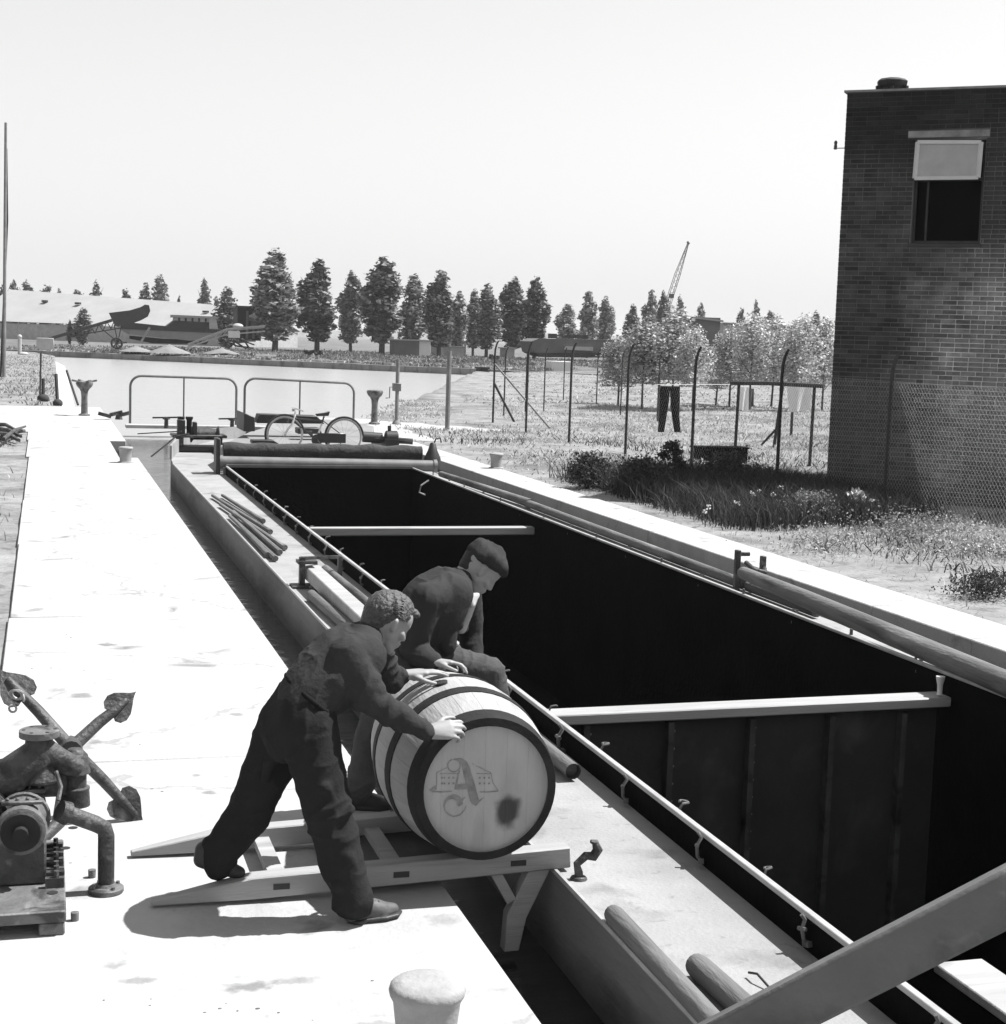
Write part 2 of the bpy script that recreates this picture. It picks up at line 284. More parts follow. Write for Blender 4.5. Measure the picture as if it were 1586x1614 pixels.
# left quay: concrete slabs with open joints
quay = structure(thing('quay', 'sunlit pale concrete lock quay on the left of the barge', 'quay'))
js = [-5.0, 0.2, 4.2, 8.9, 13.55, 18.2, 22.9, 27.4, 30.6]
def slab(x0, x1, y0, y1):
    w = max(6, int((x1-x0)/.12)); h = max(6, int((y1-y0)/.4)); b = MB()
    b.mm((x0, y0+.006, -.22), (x1, y1-.006, 0)); b.build('slab', 'concrete', quay, bevel=.008)
for a, c in zip(js[:-1], js[1:]): slab(-.28+bump2(0, a, 1, .05), LX, a, c)
slab(-.33, LX-.34, 30.6, 35.2); slab(-.36, LX, 35.2, 38.0); slab(-9, LX, 38.0, 43.6); slab(-9, LX-.05, 43.6, 50.2)
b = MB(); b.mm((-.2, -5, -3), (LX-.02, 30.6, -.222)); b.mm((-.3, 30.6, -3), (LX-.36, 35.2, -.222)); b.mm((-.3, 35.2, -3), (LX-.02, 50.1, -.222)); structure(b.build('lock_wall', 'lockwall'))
# right coping and wall
cop = structure(thing('coping', 'white concrete coping along the right lock wall', 'coping'))
rj = [-5, 1.5, 7.5, 13.4, 19.2, 25.0, 30.8, 36.6, 41.5, 46.4]
for a, c in zip(rj[:-1], rj[1:]):
    b = MB(); b.mm((RX, a+.008, -.2), (8.32+bump2(3, a, .7, .06), c-.008, .0)); b.build('slab', 'concrete', cop, bevel=.012)
b = MB(); b.mm((8.0, 36.8, -.1), (10.6, 46.4, -.012)); b.mm((8.0, 41.2, -.1), (12.2, 45.2, -.016)); structure(b.build('apron', 'concrete'))
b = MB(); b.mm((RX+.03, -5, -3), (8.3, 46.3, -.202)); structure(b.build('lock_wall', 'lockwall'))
# water: chamber either side of the hull, and the canal beyond
b = MB()
def wq(x0, y0, x1, y1): b.add([(x0,y0,WZ),(x1,y0,WZ),(x1,y1,WZ),(x0,y1,WZ)], [(0,1,2,3)])
wq(1.2, -5, 2.3, 28); wq(6.58, -5, 8.0, 28); wq(1.2, 28, 8.0, 41.0); structure(b.build('lock_water', 'lockwater'))
b = MB(); wq(1.2, 41.0, 8.2, 50)
b.add([(-2,50,WZ),(12,50,WZ),(45,140,WZ),(-30,210,WZ),(-6,150,WZ)], [(0,1,2,3,4)]); structure(b.build('water', 'water'))
# left bank
def bank(name, y0, y1, ny, nx, xa, xb, zf, m):
    ys = np.linspace(y0, y1, ny); V = []
    for y in ys:
        a, c = xa(y), xb(y)
        for i in range(nx): x = a+(c-a)*i/(nx-1); V.append((x, y, zf(x, y, i/(nx-1))))
    i = np.arange((ny-1)*nx).reshape(ny-1, nx)[:, :-1].ravel(); o = structure(np_mesh(name, np.array(V), np.stack([i, i+1, i+nx+1, i+nx], 1), m))
    o.data.polygons.foreach_set('use_smooth', [True]*len(o.data.polygons)); return o
bank('ground', -6, 38.2, 90, 40, lambda y: -30, lambda y: -.18, lambda x, y, s: -.035+bump2(x, y, .8, .03), 'earth')
bank('ground', 38.0, 50.1, 10, 4, lambda y: -30, lambda y: 1.0, lambda x, y, s: -.25, 'earth')
bank('ground', 50.1, 165, 120, 40, lambda y: -60, lambda y: .48+.004*(y-50) if y < 140 else .84-.1*(y-140), lambda x, y, s: (.02+bump2(x, y, .3, .08)) if s < .99 else -.03, 'earth')
b = MB(); b.add([(.45,50.2,-.02),(1.05,50.2,WZ-.05),(1.5,118,WZ-.05),(.76,118,-.02)], [(0,1,2,3)]); structure(b.build('revetment', 'concrete'))
# right bank
def rxm(y): return 8.3 if y < 46.4 else 8.8+(y-46.4)*23/73
def rz(x, y, s):
    e = min(1, max(0, (x-8.6)/2.5)); z = -.03+e*(.06+bump2(x, y, .25, .13)+bump2(x, y, .9, .04, 3))
    return z if y < 46.4 or s > 0.001 else WZ-.1
bank('ground', -6, 124, 220, 80, rxm, lambda y: 62, rz, 'earth')
# far bank behind the canal: concrete quay wall and meadow
A = Vector((-4, 160, 0)); B = Vector((34.6, 121, 0)); wd_ = (B-A).normalized(); wn = Vector((-wd_.y, wd_.x, 0))
if wn.y < 0: wn = -wn
FBZ = .45
b = MB(); nseg = 8
for i in range(nseg):
    p = A+(B-A)*(i/nseg)+wd_*.03; q = A+(B-A)*((i+1)/nseg)
    b.prism([p+Vector((0,0,-1)), q+Vector((0,0,-1)), q+wn*1.0+Vector((0,0,-1)), p+wn*1.0+Vector((0,0,-1))], (0,0,1.14+.03*(i%2)))
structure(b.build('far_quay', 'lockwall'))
b = MB(); C1 = A+wn*14; D1 = B+wn*14
b.add([A+Vector((0,0,.1)), B+Vector((0,0,.1)), D1+Vector((0,0,FBZ)), C1+Vector((0,0,FBZ)), B+Vector((60,-40,.0)), D1+Vector((60,-40,FBZ)), A+Vector((-60,30,.0)), C1+Vector((-60,30,FBZ))],
      [(0,1,2,3),(1,4,5,2),(6,0,3,7)])
b.add([C1+Vector((0,0,FBZ)), D1+Vector((0,0,FBZ)), D1+Vector((60,-40,FBZ)), (3000,80,FBZ), (3000,3500,FBZ), (-3000,3500,FBZ), (-3000,190,FBZ), C1+Vector((-60,30,FBZ))], [(0,1,2,3,4,5,6,7)])
b.add([(60,-6,-.05),(3000,-6,-.05),(3000,80,FBZ),D1+Vector((60,-40,FBZ)),B+Vector((60,-40,0)),(60,121,-.05)], [(0,1,2,3,4,5)])
b.add([(-60,50,-.1),(-60,165,-.1),A+Vector((-60,30,0)),(-3000,190,FBZ),(-3000,-6,-.1),(-29,-6,-.1),(-29,50,-.1)], [(0,1,2,3,4,5,6)])
structure(b.build('meadow', 'fargrass', sharp=3))
# far hills closing the horizon
V = []; F = []; n = 90
for i in range(n+1):
    x = -1700+3600*i/n; h = 7+9*abs(mnoise.noise(Vector((i*.13, 2.1, 0))))+5*mnoise.noise(Vector((i*.4, 7, 0)))+9*max(0, min(1, (x-200)/700))
    V += [(x, 2300, 0), (x, 2330, h), (x, 2700, 0)]
for i in range(n): F += [(i*3, i*3+3, i*3+4, i*3+1), (i*3+1, i*3+4, i*3+5, i*3+2)]
structure(np_mesh('hills', np.array(V, float), np.array(F), 'fargrass'))
# ================================================================ brick building on the right bank
P0 = Vector((12.37, 23.5, 0)); WR = Vector((.77, -.64, 0)).normalized(); WN = Vector((-.64, -.77, 0)).normalized(); BH = 6.54
bld = thing('brick_building', 'dark brick building with an open vent window on the right bank', 'building', P0)
def onwall(u, v):
    d = Vector(_dir(u, v)); o = Vector((0, 0, EYE)); t = (P0-o).dot(WN)/d.dot(WN); q = o+d*t-P0; return q.dot(WR), q.z
def W(s, z, out=0.0): return P0+WR*s+WN*out+Vector((0,0,z))
MW = Matrix((WR, -WN, Vector((0,0,1)))).transposed()
s0, zt = onwall(1444, 222); s1, zb = onwall(1545, 384); lz0 = onwall(1500, 216)[1]; lz1 = onwall(1500, 205)[1]; ls0 = onwall(1432, 210)[0]; ls1 = onwall(1561, 210)[0]
def wallbox(b, sa, sb, za, zb_, oa, ob): c = W((sa+sb)/2, (za+zb_)/2, (oa+ob)/2); return b.box(c, (sb-sa, abs(ob-oa), zb_-za), M=MW)
b = MB(); BW = 7.5; TH = .33
wallbox(b, 0, s0, -.3, BH, -TH, 0); wallbox(b, s1, BW, -.3, BH, -TH, 0); wallbox(b, s0, s1, -.3, zb, -TH, 0); wallbox(b, s0, s1, zt, BH, -TH, 0)
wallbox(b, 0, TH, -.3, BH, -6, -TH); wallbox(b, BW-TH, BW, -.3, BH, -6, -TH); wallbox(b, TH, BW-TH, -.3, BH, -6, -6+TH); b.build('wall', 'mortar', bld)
b = MB(); wallbox(b, -.05, BW+.05, BH, BH+.035, -6.05, .03); b.build('roof', 'lintel', bld)
b = MB(); wallbox(b, ls0, ls1, lz0, lz1, -.05, .012); b.build('lintel', 'lintel', bld, bevel=.006)
b = MB(); wallbox(b, s0-.03, s1+.02, zb-.06, zb, -.2, .045); b.build('sill', 'steel_dark', bld, bevel=.006)
b = MB(); wallbox(b, s0, s1, zb, zt, -.32, -.3); wn_o = b.build('window', 'glass_dark', bld)
b = MB(); zm = onwall(1500, 281)[1]
for sa, sb, za, zb_ in ((s0, s0+.045, zb, zt), (s1-.045, s1, zb, zt), (s0+.045, s1-.045, zt-.05, zt), (s0+.045, s1-.045, zb, zb+.05), (s0+.045, s1-.045, zm-.03, zm+.03), (s0+.2, s0+.23, zb+.05, zm-.03)):
    wallbox(b, sa, sb, za, zb_, -.16, -.10)
b.build('frame', 'steel_dark', wn_o)
va, vb, vc, vd = [onwall(*p) for p in ((1447, 224), (1549, 224), (1541, 281), (1443, 281))]
def vp(s, z, o): return W(s, z, o)
b = MB(); fw = .05; T0 = .01; T1 = .10                     # top-hung vent, lower edge pushed out a little
tl, tr, br, bl_ = vp(va[0], va[1], T0), vp(vb[0]-.02, vb[1], T0), vp(vb[0]-.02, vc[1], T1), vp(va[0], vc[1], T1)
for p, q in ((tl, tr), (tr, br), (br, bl_), (bl_, tl)): b.bar(p, q, .05, .055)
b.build('vent_frame', 'white', wn_o)
b = MB(); b.prism([tl, tr, br, bl_], -WN*.008); b.build('pane', 'glass_pale', wn_o)
# bricks: proud of the recessed mortar; the nearest 300 are single bricks, the rest one part
bw_, bh_, jt = .213, .0615, .0125; brs = []
r_ = random.Random(5)
for ci in range(int(BH/(bh_+jt))+1):
    z = .02+ci*(bh_+jt)
    if z+bh_ > BH-.005: break
    s = -0.002; k = 0
    while s < 4.3:
        w = bw_ if (ci % 4 != 2 or r_.random() < .55) else .1
        if k == 0 and ci % 2: w = bw_/2-.006
        k += 1; e = s+w
        row = [(s, e)]                                      # bricks are cut where they meet the opening and the lintel
        for a_, c_, za_, zc_ in ((s0, s1, zb-.065, zt), (ls0, ls1, lz0, lz1)):
            if z+bh_ > za_+.006 and z < zc_-.006: row = [q for (x0_, x1_) in row for q in ((x0_, min(x1_, a_-.008)), (max(x0_, c_+.008), x1_)) if q[1]-q[0] > .025]
        brs += [(a_, c_, z) for a_, c_ in row]
        s = e+jt*r_.uniform(.8, 1.2)
def brick_box(b, s, e, z, out):
    wallbox(b, s, e, z, z+bh_, -.03, out)
brs.sort(key=lambda q: -(q[1]+.15*abs(q[2]-2.4)*-1))
vis = [q for q in brs if onwall(1600, 500)[0] > q[0]]; vis.sort(key=lambda q: -q[1]); single = set(vis[:300])
stuffb = MB(); cache = {}
for q in brs:
    out = .009+r_.uniform(-.003, .004)
    if q in single:
        key = (round(q[1]-q[0], 2), int(out*1000)//2)
        if key not in cache:
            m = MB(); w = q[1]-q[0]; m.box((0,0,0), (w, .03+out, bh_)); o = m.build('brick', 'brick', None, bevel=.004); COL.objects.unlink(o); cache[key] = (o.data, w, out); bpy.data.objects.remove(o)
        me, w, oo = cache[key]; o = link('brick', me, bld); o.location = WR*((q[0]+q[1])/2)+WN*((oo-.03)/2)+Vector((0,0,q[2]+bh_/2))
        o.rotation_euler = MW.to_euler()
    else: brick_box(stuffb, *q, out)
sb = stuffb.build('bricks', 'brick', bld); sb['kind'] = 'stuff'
for k_ in ('brick', 'mortar'):
    patch(K[k_], W(3.1, 2.1), (2.3, 2.3, 2.7), 4.6, .9, .8); patch(K[k_], W(1.9, 3.2), (1.0, 1.0, 1.2), 1.5); patch(K[k_], W(.9, 6.4), (3.2, 3.2, 1.5), .32)  # lens flare painted as paler lower wall; last patch darkens the top
vc0 = onwall(1397, 140)[0]
b = MB(); c = P0+WR*vc0-WN*.5+Vector((0,0,BH+.035)); b.lathe([(.19,0),(.22,.04),(.205,.10),(.24,.13),(.25,.2),(.20,.235),(.12,.25)], c, n=8)
for a in range(6): b.box(c+Vector((math.cos(a*1.05)*.25, math.sin(a*1.05)*.25, .05+.02*(a%2))), (.07,.05,.08), rz=a)
b.build('roof_vent', 'blackthing', bld)
b = MB(); c = W(0, onwall(1331, 232)[1], -.1)
b.tube([c, c-WR*.2], .008, 6); b.lathe([(.012,0),(.03,.02),(.022,.06),(.03,.09),(.015,.12)], c-WR*.17, n=8); b.lathe([(.025,-.02),(.02,.03)], c-WR*.17, n=8); b.build('insulator_bracket', 'castiron', bld)
# ================================================================ fences
fence = thing('chain_link_fence', 'chain link fence on dark bent-top concrete posts in front of the brick building', 'fence', (12.2, 28.8, 0))
FX = 12.2; fy = [14.0, 17.7, 21.3, 25.0, 28.8, 32.5, 36.4, 40.0]
def fpost(): 
    b = MB(); b.tube([(0,0,-.2),(0,0,1.95),(.01,0,2.16),(.045,.0,2.31),(.10,0,2.42)], [.032,.030,.029,.027,.024], 7); return b
pm = fpost().build('post', 'post', fence, world=False); pm.location = (0, fy[0]-28.8, 0)
for y in fy[1:]:
    o = pm.copy(); COL.objects.link(o); o.parent = fence; o.location = (0, y-28.8, 0)
def chain(name, p, q, h, pitch, r, par):
    p = Vector(p); q = Vector(q); Ln = (q-p).length; d = (q-p).normalized(); n = d.cross(Vector((0,0,1))); V = []; F = []
    def wire(a0, z0, a1, z1, off):
        o = len(V); A_ = p+d*a0+Vector((0,0,z0))+n*off; B_ = p+d*a1+Vector((0,0,z1))+n*off; t = (B_-A_).normalized(); u, w = perp(t)
        for e in (A_, B_):
            for j in range(3): V.append(e+(u*math.cos(j*2.094)+w*math.sin(j*2.094))*r)
        for j in range(3): F.append((o+j, o+(j+1)%3, o+3+(j+1)%3, o+3+j))
    z0 = .04; k = -h
    while k < Ln:
        a0, a1 = max(k, 0), min(k+h, Ln)
        if a1-a0 > .05: wire(a0, z0+a0-k, a1, z0+a1-k, r); wire(a0, z0+h-(a0-k), a1, z0+h-(a1-k), -r)
        k += pitch
    wire(0, z0+h, Ln, z0+h, 2*r); wire(0, z0+.02, Ln, z0+.02, 2*r)
    iv = WM[par].inverted(); return np_mesh(name, np.array([iv @ v for v in V]), np.array(F), 'wire', par)
m1 = chain('wire_mesh', (FX, 14, 0), (FX, 25, 0), 1.95, .085, .0017, fence); m2 = chain('wire_mesh', (FX, 25, 0), (FX, 40, 0), 1.95, .12, .0005, fence)
cor = (12.5, 44.3, 0)
fence2 = thing('wire_fence', 'far wire fence with pale thin posts and a braced corner post', 'fence', cor)
b = fpost(); pf = b.build('post', 'post', fence2, world=False); pf.location = (0,0,0)
for u, v in ((794, 657), (828, 652), (857, 650), (888, 632), (940, 640), (978, 655), (1036, 662)):
    p = at(u, v, 0); o = pf.copy(); COL.objects.link(o); o.parent = fence2; o.location = p-Vector(cor); o.scale = (.8, .8, .92)
b = MB(); b.tube([(0,0,1.75),(1.0,-2.3,0.05)], .028, 6); b.build('brace', 'post_pale', fence2, world=False)
b = MB(); b.tube([(0,0,1.2),(.75,.2,0.0)], .035, 6); b.build('brace', 'post', fence2, world=False)
# ================================================================ trees
def leaf_cloud(n, shape, size, seed, clump=0.0, nc=0):
    """n leaf quads inside a crown; shape(t) -> radius at height t in 0..1; clumped round nc centres"""
    r = np.random.default_rng(seed)
    def pts(k, inset=1.0):
        t = r.random(k)**.9; a = r.random(k)*2*PI; R = np.array([shape(x) for x in t])
        lob = 1+.28*np.sin(a*3+seed+t*7)+.18*np.sin(a*5+t*19+seed*2); q = np.sqrt(r.random(k)*.85+.15)*R*lob*inset
        return np.stack([q*np.cos(a), q*np.sin(a), t], 1)
    if nc:
        c = pts(nc, .85); P = c[r.integers(0, nc, n)]+r.normal(0, 1, (n,3))*np.array([clump, clump, clump*1.0])
    else: P = pts(n)
    d1 = r.normal(0, 1, (n,3)); d1 /= np.linalg.norm(d1, axis=1)[:, None]; d2 = r.normal(0, 1, (n,3)); d2 -= d1*(d1*d2).sum(1)[:, None]; d2 /= np.linalg.norm(d2, axis=1)[:, None]
    return P, d1, d2, size*(.6+.8*r.random(n))
def leaf_quads(P, d1, d2, s):
    n = len(P); s = s[:, None]; V = np.stack([P-d1*s*.5, P+d2*s*.32+d1*s*.08, P+d1*s*.62, P-d2*s*.32+d1*s*.08], 1).reshape(-1, 3)
    return V, np.arange(4*n).reshape(n, 4)
def crown_mesh(name, n, shape, h, size, seed, m, clump=0, nc=0):
    P, d1, d2, s = leaf_cloud(n, shape, size, seed, clump/h if h else 0, nc); P = P*np.array([1, 1, h])
    if nc: P[:, :2] += np.random.default_rng(seed+9).normal(0, clump*.35, (n, 2))
    V, F = leaf_quads(P, d1, d2, s); me_o = np_mesh(name, V, F, m); me = me_o.data; bpy.data.objects.remove(me_o); return me
def trunk_mesh(h, r, seed, limbs=7, spread=.5):
    q = random.Random(seed); b = MB(); b.tube([(0,0,-.3),(q.uniform(-.04,.04)*h*.3,0,h*.35),(q.uniform(-.05,.05)*h*.3,q.uniform(-.03,.03)*h,h*.95)], [r, r*.7, r*.15], 7)
    for i in range(limbs):
        z = h*q.uniform(.18, .8); a = q.uniform(0, 6.28); l = h*q.uniform(.12, .26)
        b.tube([(0,0,z),(math.cos(a)*l*spread*.6,math.sin(a)*l*spread*.6,z+l*.5),(math.cos(a)*l*spread,math.sin(a)*l*spread,z+l)], [r*.4, r*.25, r*.08], 5)
    me_o = b.build('trunk', 'bark'); me = me_o.data; bpy.data.objects.remove(me_o); return me
def lobed_crown(n, h, wmax, size, seed, m, nl=13, prof=None, px=.55):
    """crown of leafy lobes hung round the stem: leaves sit on the lobes' shells, so outline and light come in clumps"""
    r = np.random.default_rng(seed); P = []; Nn = []; prof = prof or (lambda t: math.sin(PI*min(1, (t*.93+.07)**.92))**.58)
    L_ = [(0, 0, h*(.10+.80*i/5), wmax*.5*prof(.1+.16*i)*.72, h*.15) for i in range(6)]
    for i in range(nl):
        t = .06+.88*(i+r.random()*.8)/nl; a = r.random()*2*PI; R = wmax*.5*prof(t); lr = R*(.38+.28*r.random())+.12; L_.append((math.cos(a)*R*px, math.sin(a)*R*px, h*t, lr, lr*(1.15+.7*r.random())))
    L_.append((r.normal(0, .08)*wmax, 0, h*.93, wmax*.10, h*.07))
    wts = np.array([l[3]*l[4] for l in L_]); wts /= wts.sum()
    for (cx, cy, cz, rx, rzz), w in zip(L_, wts):
        k = max(20, int(n*w)); d = r.normal(0, 1, (k, 3)); d /= np.linalg.norm(d, axis=1)[:, None]; q = .5+.66*r.random(k)**.8
        P.append(np.stack([cx+d[:,0]*rx*q, cy+d[:,1]*rx*q, cz+d[:,2]*rzz*q], 1)); Nn.append(d)
    P = np.concatenate(P); Nn = np.concatenate(Nn); k = len(P); P[:, 2] = np.clip(P[:, 2], 0, None)
    nn_ = Nn+r.normal(0, .85, (k, 3)); nn_ /= np.linalg.norm(nn_, axis=1)[:, None]; d1 = np.cross(nn_, r.normal(0, 1, (k, 3))); d1 /= np.linalg.norm(d1, axis=1)[:, None]; d2 = np.cross(nn_, d1)
    V, F = leaf_quads(P, d1, d2, size*(.6+.8*r.random(k))); o = np_mesh('crown', V, F, m); me = o.data; bpy.data.objects.remove(o); return me
CW = 2.2                                                     # nominal crown width of the kits
POP = [(lobed_crown(4200, 8.2, 2.2, .36, 20+i, 'leaf_dark', 14+2*(i%3)), trunk_mesh(8.2, .17, i)) for i in range(7)]
FARC = [(lobed_crown(1500, 8.2, 2.2, .42, 40+i, 'leaf_mid', 10+i), trunk_mesh(8.2, .16, 10+i)) for i in range(4)]
def tree(name, label, group, p, h, w, var, kit, base=.12, rz=0.0):
    """h, w: crown height and full width in metres; base: bare-trunk share"""
    t = thing(name, label, 'tree', p, rz, group); me, tr = kit[var % len(kit)]
    c = link('crown', me, t); full = 8.2; k = h*(1-base)/full; c.location = (0,0,h*base); cw = w/CW; c.scale = (cw, cw, k)
    k2 = link('trunk', tr, t); k2.scale = (max(.7, cw), max(.7, cw), h*.96/full); return t
def px_h(v0, v1, p): return (v1-v0)*math.sqrt(p.x**2+p.y**2)*.985/F_PX
pops = [(433,395,76,556,'tallest poplar of the row, first on the left beyond the canal'),(500,412,66,549,'poplar second from the left of the row, broad crown over a forked trunk'),(553,430,42,552,'narrow poplar third from the left of the row, with a thin spire'),
 (602,407,74,556,'broad dark poplar fourth in the row behind the bicycle'),(651,435,52,556,'poplar growing beside the little white-walled hut'),(692,427,56,556,'dark poplar just right of the little hut'),
 (722,462,34,548,'small pale poplar right of the hut between two darker ones'),(746,458,32,548,'slim poplar seen above the braced corner post'),(767,450,44,556,'poplar right of the slim one above the corner post'),
 (808,440,50,556,'tall pointed poplar left of the twin at the row end'),(843,438,46,556,'pointed poplar at the right end of the main row'),(893,480,38,548,'short leaning poplar above the moored dark hull'),
 (926,460,36,548,'dark poplar standing behind the dark hull, left of a pair'),(953,470,32,548,'dark poplar standing behind the dark hull, right of a pair'),(996,481,28,545,'small poplar left of the crane jib above pale bushes'),
 (1024,459,30,545,'tall thin poplar left of the crane jib'),(1043,461,26,545,'thin poplar right beside the crane jib foot')]
for i, (u, vt, w, vb_, lab) in enumerate(pops):
    D = 172+6*((i*7) % 5) if i < 11 else 215+5*(i%3); p = aty(u, 540, D); p.z = FBZ; d = math.hypot(p.x, p.y)
    u0, v0 = u, 0; vbase = 0
    # base pixel follows from the ground; height from the treetop
    zt_ = aty(u, vt, D).z; tree('poplar_tree', lab, 'poplars across the canal', p, (zt_-FBZ)*.98, w*d*.985/F_PX*.92, i, POP, .13 if i < 11 else .07, rz=i*1.3)
fars = [(4,452,20),(22,444,16),(42,447,32),(74,452,28),(93,458,14),(120,459,30),(151,447,22),(198,459,26),(230,450,22),(252,436,30),(282,468,10),(321,444,24),(340,470,16),(1104,480,16),(1070,470,20),(1168,488,16),(1190,476,14),(1212,492,22),(1285,494,26)]
DIST = {42:'bushy grey tree, second right of the tall pole behind the pale roof', 74:'round grey tree left of a thin sapling behind the pale roof', 93:'thin grey sapling beside a round tree behind the pale roof', 120:'low spreading grey tree between sapling and pointed tree behind the pale roof', 198:'grey tree left of the raised conveyor head', 282:'tiny grey tree between the tall pair and the slim tree', 340:'small grey tree top at the right end of the pale roof', 1104:'small grey tree just right of the crane, above the gabled warehouse', 1070:'small grey tree behind the foot of the crane jib', 1168:'low grey tree on the skyline above the long pale shed', 1190:'thin spiky grey tree on the skyline above the long pale shed', 1212:'broad grey tree on the skyline right of the spiky one', 1285:'grey tree on the skyline next to the brick building'}
for i, (u, vt, w) in enumerate(fars):
    D = 300; p = aty(u, 520, D); p.z = FBZ; zt_ = aty(u, vt, D).z; d = math.hypot(p.x, p.y)
    side = 'behind the long pale roof' if u < 345 else 'on the skyline right of the crane'
    lab = {4:'grey tree at the picture edge '+side, 22:'thin grey tree beside the tall pole '+side, 151:'pointed grey tree standing alone '+side, 252:'tallest grey tree, of a close pair above the conveyor', 230:'lower grey tree, of a close pair above the conveyor', 321:'slim grey tree above the cabin boat '+side}.get(u, DIST.get(u))
    tree('distant_tree', lab, 'hazy trees '+side, p, zt_-FBZ, w*d*.985/F_PX*1.15, i, FARC, .03, rz=i)
for u, vt, vb_, w, lab in ((357,455,530,36,'grey leafy tree between cabin boat and dark shed'),(131,487,512,26,'small bare-branched shrub before the pale roof'),(110,505,522,8,'little dark shrub before the pale roof')):
    D = 190; p = aty(u, vb_, D); p.z = FBZ; zt_ = aty(u, vt, D).z; tree('small_tree', lab, None, p, zt_-FBZ, w*D/F_PX*1.1, 1, FARC, .05)
# pale-leaved young trees on the right bank
LT = [(lobed_crown(3900, 5.0, 2.1, .165, 60+i, 'leaf_light', 22, lambda t: math.sin(PI*min(1, (t*.86+.14)**.8))**.6, .68), trunk_mesh(5.0, .05, 30+i, 8, .6)) for i in range(5)]
def ltree(u, vt, vb_, w, D, i, lab, lean=0):
    p = aty(u, vb_, D); p.z = 0; zt_ = aty(u, vt, D).z; t = thing('young_tree', lab, 'tree', p, i*1.1, 'pale leafy young trees behind the fence'); d = math.hypot(p.x, p.y)
    h = zt_; me, tr = LT[i % 5]; c = link('crown', me, t); base = .30; c.location = (0,0,h*base); cw = (w*d/F_PX)/2.2*.98; c.scale = (cw, cw, h*(1-base)/5)
    k = link('trunk', tr, t); k.scale = (1, 1, h*.95/5)
for a in ((975,530,620,60,58,0,'low pale young tree left of the hanging black trousers'),(1012,505,640,80,56,1,'pale bushy young tree above and left of the black trousers'),(1058,487,640,90,57,2,'largest pale young tree above the black trousers'),
          (1092,515,640,60,55,3,'pale young tree between the black trousers and the nearest bent post'),(1150,515,630,60,60,0,'young tree left of the dark gap above the washing frame'),(1182,492,630,64,58,1,'pointed pale young tree above the washing frame'),
          (1216,498,632,60,60,2,'dark-hearted young tree above the white laundry'),(1262,496,632,70,57,3,'broad young tree left of the brick building'),(1296,502,640,50,59,0,'young tree touching the edge of the brick building'),(1128,550,640,50,62,2,'small leafy young tree right of the tall fence post')):
    ltree(*a)
# ================================================================ far structures
def on(u, D, z=FBZ): p = aty(u, 540, D); p.z = z; return p
# long pale roofed store
D = 235; wa, wb_ = on(-60, D+18), on(352, D-10)
st = thing('storehouse', 'long low storehouse with a pale roof and small dark vents', 'building', (wa+wb_)/2)
e = (wb_-wa).normalized(); nn = Vector((-e.y, e.x, 0)); 
if nn.y < 0: nn = -nn
zr0, zr1 = aty(0, 466, D+14).z, aty(345, 487, D-10).z; ze0, ze1 = 2.6, 2.4
b = MB(); b.add([wa+Vector((0,0,ze0)), wb_+Vector((0,0,ze1)), wb_+nn*11+Vector((0,0,zr1)), wa+nn*11+Vector((0,0,zr0+.8))], [(0,1,2,3)]); b.add([wa+nn*11+Vector((0,0,zr0+.8)), wb_+nn*11+Vector((0,0,zr1)), wb_+nn*22+Vector((0,0,ze1)), wa+nn*22+Vector((0,0,ze0))], [(0,1,2,3)])
rf = b.build('roof', 'roofpale', st)
b = MB(); b.prism([wa+nn*.4, wb_+nn*.4-e*.3, wb_+nn*21.6-e*.3, wa+nn*21.6], (0,0,2.3)); b.build('wall', 'offwhite', st)
sl_ = (wb_+nn*11+Vector((0,0,zr1))-wb_-Vector((0,0,ze1))).normalized()
for u, v in ((25,483),(80,486),(188,491),(283,495),(325,497)):
    f = (u+60)/412; base = wa+(wb_-wa)*f; b = MB(); c = base+nn*7.4+Vector((0,0,(ze0+(ze1-ze0)*f)+((zr0+.8)*(1-f)+zr1*f-2.5)*7.4/11+.12)); b.box(c, (.75,.6,.3), rz=math.atan2(e.y, e.x)); b.build('roof_light', 'blackthing', rf)
# sand conveyor on wheels
cv0, cv1 = aty(78, 534, 152), aty(236, 487, 152)
cvt = thing('conveyor', 'dark wheeled sand conveyor sloping up on the far quay', 'conveyor', on(186, 152))
b = MB(); dd = cv1-cv0
b.bar(cv0, cv0+dd*.62, .8, .28, up=(0,0,1)); b.build('lower_boom', 'steel_dark', cvt)
b = MB(); b.prism([aty(*p_, 151.6) for p_ in ((172,493),(205,489),(222,484),(229,480),(235,481),(237,490),(233,499),(222,505),(205,511),(182,514))], (0,.9,0)); b.build('hood', 'steel_dark', cvt)
b = MB(); lo = [cv0+dd*t+Vector((0,0,-.95)) for t in (.3, .45, .6, .7)]
b.bar(cv0+dd*.18+Vector((0,0,-.3)), lo[3], .1, .1)
for t in (.25, .33, .41, .49, .57): b.bar(cv0+dd*t, cv0+dd*(t+.04)+Vector((0,0,-.75)), .08, .08); b.bar(cv0+dd*(t+.04)+Vector((0,0,-.75)), cv0+dd*(t+.08), .08, .08)
b.build('truss', 'steel_dark', cvt)
hub = aty(184, 541, 152)
for k, dy in enumerate((-.7, .7)):
    b = MB(); b.torus(hub+Vector((0,dy,0)), (0,1,0), .48, .07, 18, 6)
    for j in range(4): a = j*PI/4; b.bar(hub+Vector((math.cos(a)*.45,dy,math.sin(a)*.45)), hub-Vector((math.cos(a)*.45,-dy,math.sin(a)*.45)), .05, .05)
    b.build('wheel', 'steel_dark', cvt)
b = MB(); b.tube([hub+Vector((0,-.8,0)), hub+Vector((0,.8,0))], .07, 6)
